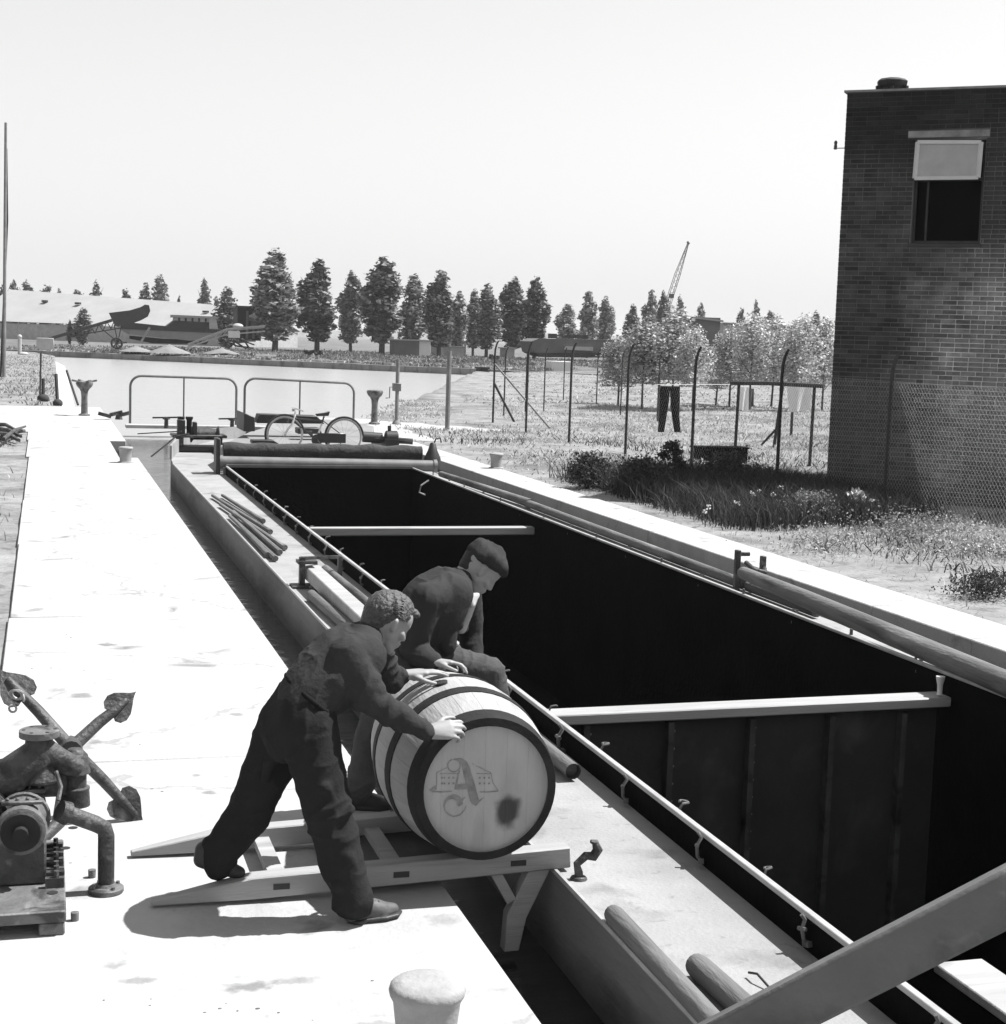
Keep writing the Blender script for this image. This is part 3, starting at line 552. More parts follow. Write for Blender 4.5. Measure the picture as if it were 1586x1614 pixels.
for u, v in ((165,522),(180,512),(192,510)): b.bar(aty(u, v, 152), hub+Vector((.1,0,.1)), .09, .09)
b.bar(hub, aty(200, 540, 152), .12, .12); b.build('undercarriage', 'steel_dark', cvt)
b = MB(); c = on(71, 150); b.mm(c+Vector((-.75,-.5,-.05)), c+Vector((.75,.5,.95))); tag(b.build('box', 'offwhite', bevel=.03), 'small white box at the foot of the sand conveyor', 'box')
b = MB(); c = on(31, 140, 0); b.tube([c, c+Vector((0,0,1.4))], .16, 8); b.ball(c+Vector((0,0,1.5)), .2, 8, 6); b.ball(c+Vector((.35,-.2,.05)), (.4,.3,.2), 8, 5); tag(b.build('marker_post', 'offwhite'), 'short pale marker post with a dark head on the left bank', 'post')
# cabin boat on the far bank
bt = thing('cabin_boat', 'white-cabined boat with a dark band lying on the far bank', 'boat', on(285, 160))
def bx(u0, v0, u1, v1, D, dep): p = aty(u0, v1, D); q = aty(u1, v0, D); return (p, q+Vector((0,dep,0)))
b = MB(); p0, p1 = aty(168, 522, 160), aty(350, 541, 160); hb = [(aty(200,513,160).x, 1.2), (aty(348,519,160).x, 1.2)]
b.prism([aty(188,517,160), aty(347,524,160), aty(344,534,160), aty(300,537,160), aty(205,527,160)], (0,3.2,0)); b.build('hull', 'hullboat', bt)
b = MB(); b.prism([aty(195,507,159.9), aty(262,514,159.9), aty(348,520,159.9), aty(347,525,159.9), aty(188,518,159.9)], (0,3.4,0)); b.build('wale', 'steel_dark', bt)
b = MB(); b.prism([aty(275,505,160.2), aty(330,508,160.2), aty(330,519,160.2), aty(262,514.5,160.2)], (0,2.6,0)); b.build('lower_cabin', 'steel_dark', bt)
b = MB(); b.prism([aty(276,500,160.25), aty(330,502,160.25), aty(330,508,160.25), aty(275,505,160.25)], (0,2.5,0)); cb = b.build('cabin', 'offwhite', bt)
for k in range(5):
    u = 281+k*10.5; b = MB(); q = [aty(u,501,160.2), aty(u+3,501.2,160.2), aty(u+3,507,160.2), aty(u,507,160.2)]; b.prism(q, (0,.1,0)); b.build('window_post', 'steel_dark', cb)
b = MB(); b.prism([aty(330,501,160.1), aty(341,502,160.1), aty(344,519,160.1), aty(330,518,160.1)], (0,2.6,0)); b.build('aft_cabin', 'offwhite', bt)
b = MB(); b.prism([aty(272,496,160), aty(343,499,160), aty(344,502.5,160), aty(272,500,160)], (0,3,0)); b.build('roof', 'roofpale', bt)
b = MB(); b.prism([aty(205,529,161), aty(260,534,161), aty(330,537,161), aty(325,543,161), aty(240,541,161), aty(205,534,161)], (0,2,0)); b.build('under_shadow', 'blackthing', bt)  # black solid painting the shadow beneath the boat
b = MB(); b.bar(aty(236,516,157), aty(223,538,157), .25, .2); tag(b.build('plank', 'timber_pale'), 'pale plank leaning against the boat on the far bank', 'plank')
def heap(name, label, u, D, w, h, m='sand', seed=1):
    c = on(u, D); V = [(0,0,h)]; F = []; n = 18; rings = 5
    for i in range(1, rings+1):
        for j in range(n): a = 2*PI*j/n; rr = w/2*i/rings*(1+.12*mnoise.noise(Vector((math.cos(a)*2+seed, math.sin(a)*2, i*.4)))); V.append((rr*math.cos(a), rr*math.sin(a), h*(1-i/rings)**.9*(1+.15*mnoise.noise(Vector((rr, a, seed))))-.05))
    F = [(0, 1+j, 1+(j+1)%n, 0) for j in range(n)]
    b = MB(); b.add(V, [(0, 1+j, 1+(j+1)%n) for j in range(n)]+[(1+(i-1)*n+j, 1+i*n+j, 1+i*n+(j+1)%n, 1+(i-1)*n+(j+1)%n) for i in range(1, rings) for j in range(n)], True)
    t = thing(name, label, 'heap', c); b.build('mound', m, t, world=False, sharp=3); return t
heap('sand_heap', 'rounded heap of sand below the cabin boat', 267, 147, 3.9, .75, seed=2); heap('sand_heap', 'low sand heap behind the wheels of the conveyor', 215, 150, 3.2, .5, seed=5)
heap('sand_heap', 'sand heap beneath the lying derrick', 350, 150, 3.6, .55, seed=8)
# derrick lying on the bank
dk = thing('derrick', 'pale lattice derrick lying on the far bank with a white plate', 'derrick', on(370, 148))
b = MB(); a0, a1, a2 = aty(296,547,148), aty(358,527,148), aty(418,522,148)
for o in (Vector((0,0,0)), Vector((0,.5,.35)), Vector((0,0,.5))): b.bar(a0+o*.5, a1+o, .13, .13); b.bar(a1+o, a2+o, .13, .13)
for k in range(9): t = k/9; p = a0+(a1-a0)*t; b.bar(p, p+(a1-a0)/9+Vector((0,0,.35)), .06, .06)
b.build('boom', 'timber_pale', dk)
b = MB(); b.mm(aty(360,532,147.5), aty(378,522,147.7)); b.build('plate', 'white', dk)
b = MB()
for k in range(14): r_ = random.Random(k); b.bar(aty(r_.uniform(352,405), r_.uniform(530,538), 148.5), aty(r_.uniform(352,405), r_.uniform(536,552), 147.5), .12, .12)
b.tube([aty(350,533,148), aty(372,545,148), aty(400,549,148)], .09, 6); b.build('frame', 'steel_dark', dk)
b = MB(); c = aty(375, 514, 160); b.ball(c, (.55,.5,.28), 10, 6); b.tube([c, c+Vector((0,0,-1.4))], .12, 6); tag(b.build('lamp_post', 'offwhite'), 'pale mushroom-topped post before the dark shed', 'post')
b = MB(); p, q = bx(374, 486, 412, 536, 175, 4); b.mm(p, q); sh = thing('shed', 'dark wooden shed left of the tallest poplar', 'shed', (p+q)/2*1.0); b.build('wall', 'blackthing', sh)
b = MB(); b.mm((p.x-.25, p.y-.3, q.z), (q.x+.25, q.y+.3, q.z+.2)); b.build('roof', 'steel_dark', sh)
for u in (390, 400): b = MB(); pp = aty(u, 490, 174.7); b.mm(pp+Vector((-.12,-.08,-3.0)), pp+Vector((.12,.1,0))); b.build('door_post', 'greysteel', sh)
# hut by the poplars
p, q = aty(622, 558, 168), aty(679, 538, 168); p.z = FBZ-.1
ht = thing('hut', 'little flat-roofed hut with one white wall among the poplars', 'hut', (p.x, p.y, FBZ))
b = MB(); xm = aty(661, 550, 168).x; b.mm((p.x, p.y, p.z), (xm, p.y+2.6, q.z)); b.build('side_wall', 'greywall', ht)
b = MB(); b.mm((xm, p.y+.02, p.z), (q.x, p.y+2.58, q.z)); b.build('end_wall', 'white', ht)
b = MB(); b.mm((p.x-.25, p.y-.3, q.z), (q.x+.2, p.y+2.9, q.z+.14)); b.build('roof', 'roofpale', ht)
for (u0, v0, u1, v1, D, nm, lab) in ((688,537,712,556,190,'outbuilding','white outbuilding right of the little hut behind poplars'),(709,548,731,560,176,'outbuilding','low white block in front of the white outbuilding'),(716,538,735,552,196,'outbuilding','farther white outbuilding glimpsed between poplars'),(799,550,811,560,180,'outbuilding','tiny white block under the pointed poplars')):
    p, q = bx(u0, v0, u1, v1, D, 3); p.z = min(p.z, FBZ)-.05; t = thing(nm, lab, 'outbuilding', (p.x, p.y, p.z)); b = MB(); b.mm(p, q); b.build('wall', 'offwhite', t); b = MB(); b.mm((p.x-.2,p.y-.2,q.z),(q.x+.2,q.y+.2,q.z+.15)); b.build('roof', 'roofpale', t)
# moored barge beyond the meadow
mb = thing('moored_barge', 'dark hull of a moored barge beyond the meadow', 'boat', on(920, 165, .2))
b = MB(); b.prism([aty(838,538,165), aty(850,533.5,165), aty(1000,536,165), aty(1075,538,165), aty(1075,556,165), aty(1000,560,165), aty(860,560,165), aty(842,555,165)], (0,4.5,0)); b.build('hull', 'greywall', mb)
b = MB(); b.prism([aty(843,556,164.8), aty(1076,556,164.8), aty(1070,564,164.8), aty(860,563,164.8)], (0,4.5,0)); b.build('lower_hull', 'blackthing', mb)
b = MB(); b.prism([aty(892,546,164.7), aty(935,547,164.7), aty(935,553,164.7), aty(890,551,164.7)], (0,.3,0)); b.build('name_board', 'offwhite', mb)
b = MB(); b.mm(aty(868,533,166), aty(874,526,167)); b.mm(aty(902,533,166), aty(918,528,168)); b.build('deck_house', 'steel_dark', mb)
b = MB(); p, q = bx(869, 570, 901, 587, 122, 2); p.z = .0; b.mm(p, q); tag(b.build('kiosk', 'white', bevel=.03), 'small white block standing in the meadow before the moored hull', 'block')
b = MB(); p, q = bx(754, 579, 772, 592, 120, 1.2); p.z = -.2; b.mm(p, (q.x, q.y, p.z+(q.z-p.z)*.4)); b.mm((p.x+.1,p.y+.1,p.z+(q.z-p.z)*.4), (q.x-.1,q.y-.1,p.z+(q.z-p.z)*.75)); b.mm((p.x,p.y,p.z+(q.z-p.z)*.75), q); tag(b.build('crate', 'blackthing'), 'dark slatted crate at the right end of the far quay', 'crate')
# rubble of dark logs on the far quay
for i, (u, v, lab) in enumerate(((487,552,'dark clump of scrap on the far quay below the second poplar'),(500,551,'dark scrap heap right of the clump below the second poplar'),(778,550,'dark parked cart under the poplar beside the corner post'))):
    D = 152; c = aty(u, v, D); t = thing('scrap_heap', lab, 'scrap', (c.x, c.y, FBZ)); b = MB(); r_ = random.Random(i)
    for k in range(9): b.box((r_.uniform(-.5,.5), r_.uniform(-.3,.3), r_.uniform(0,.5)), (r_.uniform(.2,.6), .3, r_.uniform(.15,.4)), rz=r_.uniform(0,3))
    b.build('scrap', 'blackthing', t, world=False)
# crane jib
ct = thing('crane', 'slender lattice crane jib leaning above the trees', 'crane', on(1048, 330)); j0, j1 = aty(1046, 505, 330), aty(1085, 384, 330); dj = j1-j0; sx = dj.normalized().cross(Vector((0,1,0))).normalized()
b = MB()
for o in (-1, 1):
    for yy in (0, .9): b.tube([j0+sx*o*.55+Vector((0,yy,0)), j0+dj*.6+sx*o*.5+Vector((0,yy,0)), j1+sx*o*.12+Vector((0,yy*.2,0))], .075, 5)
N_ = 26
for k in range(N_):
    w = .55 if k < 16 else .55-.4*(k-16)/10; b.tube([j0+dj*(k/N_)+sx*w*(1 if k%2 else -1), j0+dj*((k+1)/N_)+sx*w*(-1 if k%2 else 1)], .05, 4)
b.build('jib', 'greywall', ct)
b = MB(); b.box(j0+dj*.32, (.9,.9,.9)); b.tube([j1-sx*.25, j1+sx*.35+dj*.02], .25, 6); b.build('sheave', 'steel_dark', ct)
b = MB(); b.mm(j0+Vector((-2,-1,-6)), j0+Vector((2,2,.3))); b.build('cab', 'greywall', ct)
for (u0, v0, u1, v1, D, m, nm, lab, rm) in ((1093,501,1136,530,150,'greywall','warehouse','grey gabled warehouse end above the bushes right of the crane','roofpale'),(1140,513,1250,535,190,'offwhite','long_shed','long pale shed with a dark eave behind the young trees','greywall')):
    p, q = bx(u0, v0, u1, v1, D, 7); t = thing(nm, lab, 'building', (p.x, p.y, 0)); p.z = 0; b = MB(); b.mm(p, q); b.build('wall', m, t)
    b = MB(); b.add([(p.x-.2,p.y-.3,q.z),(q.x+.2,p.y-.3,q.z-.25),(q.x+.2,q.y,q.z+.1),(p.x-.2,q.y,q.z+.35)], [(0,1,2,3)]); b.prism([(p.x-.2,p.y-.3,q.z+.02),(q.x+.2,p.y-.3,q.z-.23),(q.x+.2,p.y-.3,q.z-.4),(p.x-.2,p.y-.3,q.z-.15)], (0,.25,0)); b.build('roof', rm, t)
# utility pole on the left bank
pc = at(4, 596, 0); up_ = thing('utility_pole', 'tall pale utility pole with a dark stay on the left bank', 'pole', pc)
hp = aty(7, 193, pc.y).z; b = MB(); b.tube([(0.06,0,-.2),(0.16,0,hp)], [.085,.06], 8); b.build('pole', 'post_pale', up_, world=False)
b = MB(); b.tube([(-.1,.0,-.2),(.22,.1,hp*.62),(.2,.02,hp*.9)], [.05,.045,.03], 7); b.build('stay', 'post', up_, world=False)

# rough grass, weeds and rubble on the far bank
def far_tufts(n, seed, hmin, hmax, w, m):
    r = np.random.default_rng(seed); a = r.random(n)*1.15-.1; d = 1.2+r.random(n)**1.6*60; x = A.x+(B.x-A.x)*a+wn.x*d; y = A.y+(B.y-A.y)*a+wn.y*d
    z = np.where(d < 14, .1+(FBZ-.1)*d/14, FBZ); k = np.array([mnoise.noise(Vector((x[i]*.12, y[i]*.12, seed))) for i in range(n)]) > -.05
    return np.stack([x, y, z], 1)[k]
def tuft_mesh(P, hmin, hmax, w, m, seed):
    r = np.random.default_rng(seed); n = len(P); h = hmin+(hmax-hmin)*r.random(n)**2; a = r.random(n)*PI; c, s_ = np.cos(a)*w, np.sin(a)*w; l = r.normal(0, .4, n)*h
    V = np.stack([P+np.stack([-c, -s_, 0*h-.03], 1), P+np.stack([c, s_, 0*h-.03], 1), P+np.stack([c*.6+l, s_*.6, h], 1), P+np.stack([-c*.7+l, -s_*.7, h*.8], 1)], 1).reshape(-1, 3)
    o = np_mesh('weeds', V, np.arange(4*n).reshape(n, 4), m); o['kind'] = 'stuff'
tuft_mesh(far_tufts(40000, 3, 0, 0, 0, ''), .04, .20, .07, 'grass', 4); tuft_mesh(far_tufts(26000, 8, 0, 0, 0, ''), .04, .32, .08, 'leaf_mid', 9)
b = MB(); r_ = random.Random(12)
for k in range(260):
    a_ = r_.random(); d_ = 1.1+abs(r_.gauss(0, 1.5)); p_ = A+(B-A)*a_+wn*d_; q_ = r_.uniform(.08, .35); b.box(p_+Vector((0,0,.12+q_*.3)), (q_*1.6, q_, q_*.8), rz=r_.uniform(0,3))
b.build('rubble', 'offwhite')['kind'] = 'stuff'
# ================================================================ barge
HL, HR, DZ, CL, CR, CZ, HY = 2.195, 6.675, .05, 2.904, 6.07, .18, 26.45
barge = thing('barge', 'open-hold steel barge lying in the lock', 'barge', (4.43, 12, WZ))
bow = [(HL, 28.6), (2.23, 29.6), (2.42, 31.0), (2.85, 33.0), (3.55, 35.0), (4.43, 36.2), (5.31, 35.0), (6.01, 33.0), (6.44, 31.0), (6.63, 29.6), (HR, 28.6)]
outl = [(HL, -5)]+bow+[(HR, -5)]
b = MB(); V = []; F = []
for x, y in outl: V += [(x, y, -1.4), (x, y, DZ-.004)]
k = len(outl); b.add(V, [(2*i, 2*i+1, 2*(i+1)%(2*k)+1, 2*(i+1)%(2*k)) for i in range(k-1)], True); b.build('hull', 'hull', barge)
b = MB(); th = .05                                          # deck plates
b.mm((HL+.01, -5, DZ-th), (CL, HY, DZ)); b.mm((CR, -5, DZ-th), (HR-.01, HY, DZ)); b.prism([(x*.996+.018, y, DZ-th) for x, y in [(HL+.01, HY)]+bow+[(HR-.01, HY)]], (0,0,th)); b.build('deck', 'deck', barge)
b = MB(); b.tube([(HL, -5, DZ+.004), (HL, 28.6, DZ+.004)], .014, 6); b.tube([(HR, -5, DZ+.004), (HR, 28.6, DZ+.004)], .014, 6); b.build('gunwale', 'rail', barge)
b = MB()                                                    # bow bulwark
for i in range(len(bow)-1):
    if i not in (0, 9): b.bar((bow[i][0], bow[i][1], DZ+.13), (bow[i+1][0], bow[i+1][1], DZ+.13), .04, .26, up=(0,0,1))
b.build('bulwark', 'deck', barge)
b = MB(); fl = -1.95                                        # hold lining
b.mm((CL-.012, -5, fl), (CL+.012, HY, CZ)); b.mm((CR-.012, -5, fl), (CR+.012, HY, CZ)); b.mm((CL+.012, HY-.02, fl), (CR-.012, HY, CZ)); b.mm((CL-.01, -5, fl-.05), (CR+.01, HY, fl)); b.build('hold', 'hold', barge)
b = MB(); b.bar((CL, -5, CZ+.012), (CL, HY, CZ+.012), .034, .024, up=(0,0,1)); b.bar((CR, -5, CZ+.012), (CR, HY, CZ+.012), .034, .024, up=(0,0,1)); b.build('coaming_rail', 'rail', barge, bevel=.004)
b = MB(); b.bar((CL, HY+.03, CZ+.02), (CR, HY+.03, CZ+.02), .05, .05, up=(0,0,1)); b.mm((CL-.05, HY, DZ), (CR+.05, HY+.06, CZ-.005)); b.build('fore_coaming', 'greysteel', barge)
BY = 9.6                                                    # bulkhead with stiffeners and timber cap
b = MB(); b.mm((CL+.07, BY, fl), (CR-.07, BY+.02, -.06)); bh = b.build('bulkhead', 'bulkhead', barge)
for u in (925, 1058, 1186, 1311, 1424):
    x = aty(u, 1120, BY-.05).x; b = MB(); b.mm((x-.02, BY-.075, fl+.02), (x+.02, BY-.002, -.065)); b.build('stiffener', 'stiffener', bh)
rv = MB()
for u in (925, 1058, 1186, 1311, 1424):
    for k in range(14): rv.ball((aty(u, 1120, BY-.05).x+.05, BY-.003, -.14-k*.12), (.009,.006,.009), 6, 3)
rv.build('rivets', 'greysteel', bh)['kind'] = 'stuff'
b = MB(); b.bar((CL+.07, BY, -.02), (CR-.02, BY, .01), .2, .07, up=(0,0,1)); b.build('bulkhead_cap', 'white_wood', barge, bevel=.008)
b = MB(); b.bar((CL+.02, 19.5, -.03), (CR-.01, 19.4, -.01), .16, .10, up=(0,0,1)); b.build('hold_beam', 'white_wood', barge, bevel=.01)
b = MB(); c = aty(1483, 1066, 9.55); b.lathe([(.032,0),(.03,-.02),(.02,-.06),(.018,-.12),(.024,-.13)], c, n=10); b.build('peg', 'white', barge)
# cleats along both coamings
b = MB(); b.tube([(-.02,0,-.10),(-.05,0,-.06),(-.055,0,.0),(-.03,0,.045),(-.05,0,.075)], .011, 6); b.box((-.03,.0,-.085), (.03,.05,.03)); b.tube([(-.055,-.03,0),(-.055,.03,0)], .012, 6); outer = b.build('cleat', 'ironlight', barge, world=False); off = Vector((4.43, 12, WZ))
outer.location = Vector((CL-.01, 8.47, CZ-.03))-off
for y in (7.44, 6.47, 5.48, 4.5, 9.5, 10.5, 11.5, 12.5, 13.5, 14.5, 15.5, 16.5, 17.5, 18.5, 19.5, 20.5, 21.5, 22.5, 23.5, 24.5):
    o = outer.copy(); COL.objects.link(o); o.parent = barge; o.location = Vector((CL-.01, y+random.uniform(-.05,.05), CZ-.03))-off; o.rotation_euler = (random.uniform(-.25,.25), random.uniform(-.1,.1), random.uniform(-.35,.35)); o.scale = [random.uniform(.7,.95)]*3
b = MB(); b.tube([(.015,0,-.10),(.02,0,.02),(.035,0,.055),(.075,.0,.06),(.085,.03,.055),(.06,.055,.05),(.04,.045,.05)], .009, 6); b.mm((.012,-.025,-.1),(.022,.025,.02)); inner = b.build('hook', 'ironlight', barge, world=False)
inner.location = Vector((CL+.01, 10.95, CZ))-off; inner.scale = (.75,.75,.75)
for y in (9.97, 8.95, 7.95, 6.92, 5.93, 4.95, 11.95, 12.95, 13.95, 14.95, 15.95, 16.95, 17.95, 18.95, 20.0, 21.0, 22.0, 23.0):
    o = inner.copy(); COL.objects.link(o); o.parent = barge; o.location = Vector((CL+.01, y+random.uniform(-.05,.05), CZ))-off; o.rotation_euler = (random.uniform(-.2,.2), random.uniform(-.15,.15), random.uniform(-.5,.3)); o.scale = [random.uniform(.62,.85)]*3
for y in range(8, 26):
    o = inner.copy(); COL.objects.link(o); o.parent = barge; o.location = Vector((CR-.01, y, CZ-.01))-off; o.rotation_euler = (0, PI if y % 2 else 2.6, PI); o.scale = (.8,.8,.8)
    if y % 2 == 0: o = outer.copy(); COL.objects.link(o); o.parent = barge; o.location = Vector((CR+.01, y+.1, CZ-.03))-off; o.rotation_euler = (0,0,PI)
# fore end: cross tube, foredeck, hatch, windlasses
t0, t1 = aty(346, 728, 26.62), aty(688, 734.5, 26.62)
b = MB(); b.tube([t0, t1], .098, 16); b.tube([t0, t0+Vector((.05,0,0))], .115, 16); b.tube([t1-Vector((.06,0,0)), t1], .115, 16); b.build('cross_tube', 'greysteel', barge)
b = MB(); p = aty(344, 690, 26.75); b.mm((p.x-.05, 26.55, DZ), (p.x+.02, 26.95, p.z)); b.build('end_plate', 'steel_dark', barge, bevel=.01)
FZ = .40; fp = [Vector((2.98, 27.15, FZ)), at(352, 695, FZ), at(392, 681, FZ), at(440, 667, FZ), at(490, 660, FZ), at(545, 662, FZ), at(590, 672, FZ), Vector((5.95, 29.6, FZ)), Vector((5.98, 27.15, FZ))]
fp[1] = Vector((3.0, fp[1].y-1.2, FZ))
b = MB(); b.prism([Vector((p.x, p.y, DZ)) for p in fp], (0,0,FZ-DZ)); b.build('foredeck', 'foredeck', barge, bevel=.02)
b = MB(); c = aty(682, 712, 26.75); b.lathe([(.15,-.16),(.14,-.1),(.085,.02),(.05,.14),(.03,.16)], c, n=14); b.tube([c+Vector((.02,0,.14)), c+Vector((.05,0,.22)), c+Vector((.13,0,.24)), c+Vector((.15,0,.16))], .014, 6); b.build('fairlead_cone', 'steel_dark', barge)
wl = MB(); c = at(300, 712, .06)
wl.mm(c+Vector((-.28,-.05,0)), c+Vector((.95,.6,.10))); wl.mm(c+Vector((-.25,0,.3)), c+Vector((-.1,.2,.62))); wl.mm(c+Vector((.05,0,.3)), c+Vector((.13,.2,.58))); wl.build('windlass_bed', 'steel_dark', barge, bevel=.01)
b = MB(); b.lathe([(.16,-.28),(.17,-.26),(.11,-.22),(.11,.22),(.17,.26),(.16,.28)], c+Vector((.3,.25,.33)), (1,0,0), 16); b.mm(c+Vector((-.35,-.1,.28)), c+Vector((.7,.6,.33))); b.mm(c+Vector((-.27,-.02,.08)), c+Vector((-.15,.12,.3))); b.mm(c+Vector((.5,-.02,.08)), c+Vector((.62,.12,.3))); b.build('windlass', 'castiron', barge, bevel=.008)
b = MB()
for dx in (-.16, .0): b.lathe([(.055,0),(.055,.3),(.075,.33),(.075,.37)], c+Vector((dx+.0,.3,.3)), n=10)
b.lathe([(.11,0),(.11,.12),(.09,.16)], c+Vector((.95,-.1,.02)), (1,.3,.1), 14); b.build('bitts', 'steel_dark', barge)
b = MB(); q0, q1 = aty(386, 652, 30.5), aty(440, 676, 30.5); b.prism([aty(385,651,30.5), aty(402,658,30.5), aty(402,680,30.5), aty(384,680,30.5)], (0,1.2,0)); b.prism([aty(409,653,31), aty(500,656,31), aty(512,668,31), aty(405,667,31)], (0,.5,0)); b.prism([aty(470,675,30.2), aty(505,675,30.2), aty(508,684,30.2), aty(470,684,30.2)], (0,.4,0)); b.build('fore_hatch', 'steel_dark', barge, bevel=.01)
b = MB(); b.prism([aty(398,694,27.6), aty(432,694,27.6), aty(440,700,27.6), aty(398,700,27.6)], (0,.35,0)); b.build('deck_box', 'steel_dark', barge, bevel=.01)
b = MB(); e0, e1 = aty(572, 690, 28.3), aty(651, 696, 28.1)
b.tube([e0, e1], .055, 8); b.tube([e0+Vector((0,0,.02)), e0+Vector((.35,0,0))], .10, 10); b.lathe([(.09,-.12),(.13,-.1),(.13,.1),(.09,.12)], aty(617,690,28.2), (1,0,0), 12); b.tube([aty(614,711,28.2), aty(614,671,28.2)], .035, 6); b.mm(aty(608,704,28.0), aty(622,690,28.4)); b.build('anchor_windlass', 'steel_dark', barge)
b = MB(); b.tube([(1.9, 29.9, .08), (2.35, 30.2, .42), (2.6, 30.1, .5)], .016, 6); b.tube([(1.72, 31.1, .42), (2.45, 30.0, .55)], .012, 6); b.build('mooring_lines', 'post', barge)
# deck fittings near the camera
b = MB(); c = at(912, 1386, DZ); b.tube([c, c+Vector((0,0,.03)), c+Vector((-.01,0,.07)), c+Vector((.03,0,.105)), c+Vector((.065,.0,.10)), c+Vector((.085,0,.13)), c+Vector((.07,0,.165)), c+Vector((.05,0,.17))], [.022,.02,.018,.02,.024,.024,.016,.008], 8); b.lathe([(.04,0),(.035,.012),(.015,.02)], c, n=10); b.build('mooring_hook', 'castiron', barge)
b = MB(); c = at(1180, 1541, DZ); e = at(1213, 1562, DZ); b.tube([c+Vector((0,0,.02)), c+(e-c)*.4+Vector((0,0,.035)), e+Vector((0,0,.012)), e+Vector((.01,-.1,.01))], .005, 6); b.build('wire_eye', 'steel_dark', barge)
# rope along the right deck
b = MB(); b.tube([(6.25+.1*math.sin(i*.9)+.03*math.sin(i*2.3), 24-i*.55, DZ+.012) for i in range(26)], .010, 5); tag(b.build('rope', 'steel_dark'), 'thin dark rope snaking along the right side deck', 'rope')
# ---------------------------------------------------------------- loose gear
b = MB(); n = 40; r0, r1 = aty(352, 709, 26.95), aty(664, 714, 26.95); path = [r0+(r1-r0)*(i/n)+Vector((0,0,.008*math.sin(i*.9))) for i in range(n+1)]
b.tube(path, [.126+.006*math.sin(i*1.1)+(.01 if 16 < i < 20 else 0)+(.008 if 26 < i < 31 else 0) for i in range(n+1)], 16)
for k in range(3):
    f = .42+.16*k; b.tube([r0+(r1-r0)*(f+.06*t/10)+Vector((0,-math.cos(t*.33)*.118,math.sin(t*.33)*.118)) for t in range(11)], .010, 5)
tag(b.build('tarpaulin_roll', 'canvas'), 'long rolled dark tarpaulin lying across the fore end of the hold', 'tarpaulin')
rods = [((350.5,780.6),(414.8,821),'short deck rod nearest the coaming, at the inner edge of the left bundle'),((335,781),(426,838),'longest deck rod of the left bundle, second from the coaming'),((347,795),(449,862.7),'deck rod of the left bundle reaching farthest towards the camera on the inner side'),((367.5,806),(441,870),'middle deck rod of the left bundle with a knobbed end'),((362,813),(434,880),'deck rod of the left bundle, second from the outer hull edge'),((371,821),(422,874),'deck rod of the left bundle nearest the outer hull edge')]
for i, (p, q, lab) in enumerate(rods):
    b = MB(); P, Q = at(*p, .09), at(*q, .09); b.tube([P, P+(Q-P)*.5, Q], [.022,.026,.03], 8); b.lathe([(.034,0),(.036,.03),(.03,.05)], Q-(Q-P).normalized()*.03, Q-P, 8); tag(b.build('deck_rod', 'pole_wood'), lab, 'rod', 'rods bundled on the left side deck')
b = MB(); P, Q = at(489, 899, .17), at(640, 1040, .17); b.bar(P, Q, .15, .13, up=(0,0,1)); tag(b.build('timber_beam', 'white_wood', bevel=.01), 'thick pale squared timber on the left deck, on the iron rest', 'beam')
b = MB(); P, Q = at(513, 897, .11), at(904, 1216, .11); b.tube([P, Q], .044, 14, cap=False); b.tube([Q+(P-Q).normalized()*.05, Q+(P-Q).normalized()*.06], .040, 14); b.tube([P, P+(Q-P).normalized()*.03], .042, 14); tag(b.build('pipe', 'pole_wood'), 'long round spar beside the coaming ending right of the barrel', 'pipe')
b = MB(); P, Q = at(491, 938, .10), at(600, 1030, .10); b.tube([P, Q], [.05,.06], 12); tag(b.build('pole', 'pole_wood'), 'dark tapered pole under the thick pale timber on the left deck', 'pole')
rs = thing('iron_rest', 'dark iron rest carrying the thick pale timber on the left deck', 'rest', at(492, 925, DZ)); c = at(492, 925, DZ)
b = MB(); b.mm(c+Vector((-.12,-.02,0)), c+Vector((-.07,.06,.28))); b.mm(c+Vector((.3,.3,0)), c+Vector((.34,.36,.24))); b.bar(c+Vector((-.1,.02,.27)), c+Vector((.32,.33,.235)), .03, .03); b.mm(c+Vector((-.2,-.12,0)), c+Vector((.02,.1,.02))); b.mm(c+Vector((-.14,-.05,.22)), c+Vector((.04,.12,.25))); b.build('stand', 'castiron', rs)
b = MB(); b.lathe([(.035,0),(.05,.03),(.03,.07)], c+Vector((-.02,-.25,0)), n=10); b.build('stud', 'castiron', rs)
for p, q, r, nm, lab in (((966,1440),(1145,1634),.042,'pole','thick pale pole on the near left deck against the hull edge'),((1097,1520),(1230,1640),.048,'pole','thick pale pole on the near left deck, right of its neighbour')):
    P, Q = at(*p, DZ+r), at(*q, DZ+r); d = (Q-P).normalized(); b = MB(); b.tube([P-d*.012, P, P+d*.03, Q], [r*.55, r*.9, r, r], 14); tag(b.build(nm, 'pole_wood'), lab, 'pole', 'poles lying on the near left deck')
b = MB(); b.mm((3.40, 2.6, -.04), (3.62, 5.35, .0)); tag(b.build('plank', 'white_wood', bevel=.006), 'sunlit pale plank lying lengthwise inside the near end of the hold', 'plank')
b = MB(); P = Vector((3.15, 4.62, -.02)); b.tube([P, P+Vector((0,-.03,0)), P+Vector((.02,-2.2,0))], [.025,.05,.05], 12); tag(b.build('pole', 'white_wood'), 'pale round pole end beside the coaming at the bottom right corner', 'pole')
b = MB(); P, Q = (6.62, 22.1, .12), (6.55, 12.5, .12); b.tube([P, Q], .055, 10); tag(b.build('pole', 'pole_wood'), 'long dark pole along the outer edge of the right deck', 'pole')
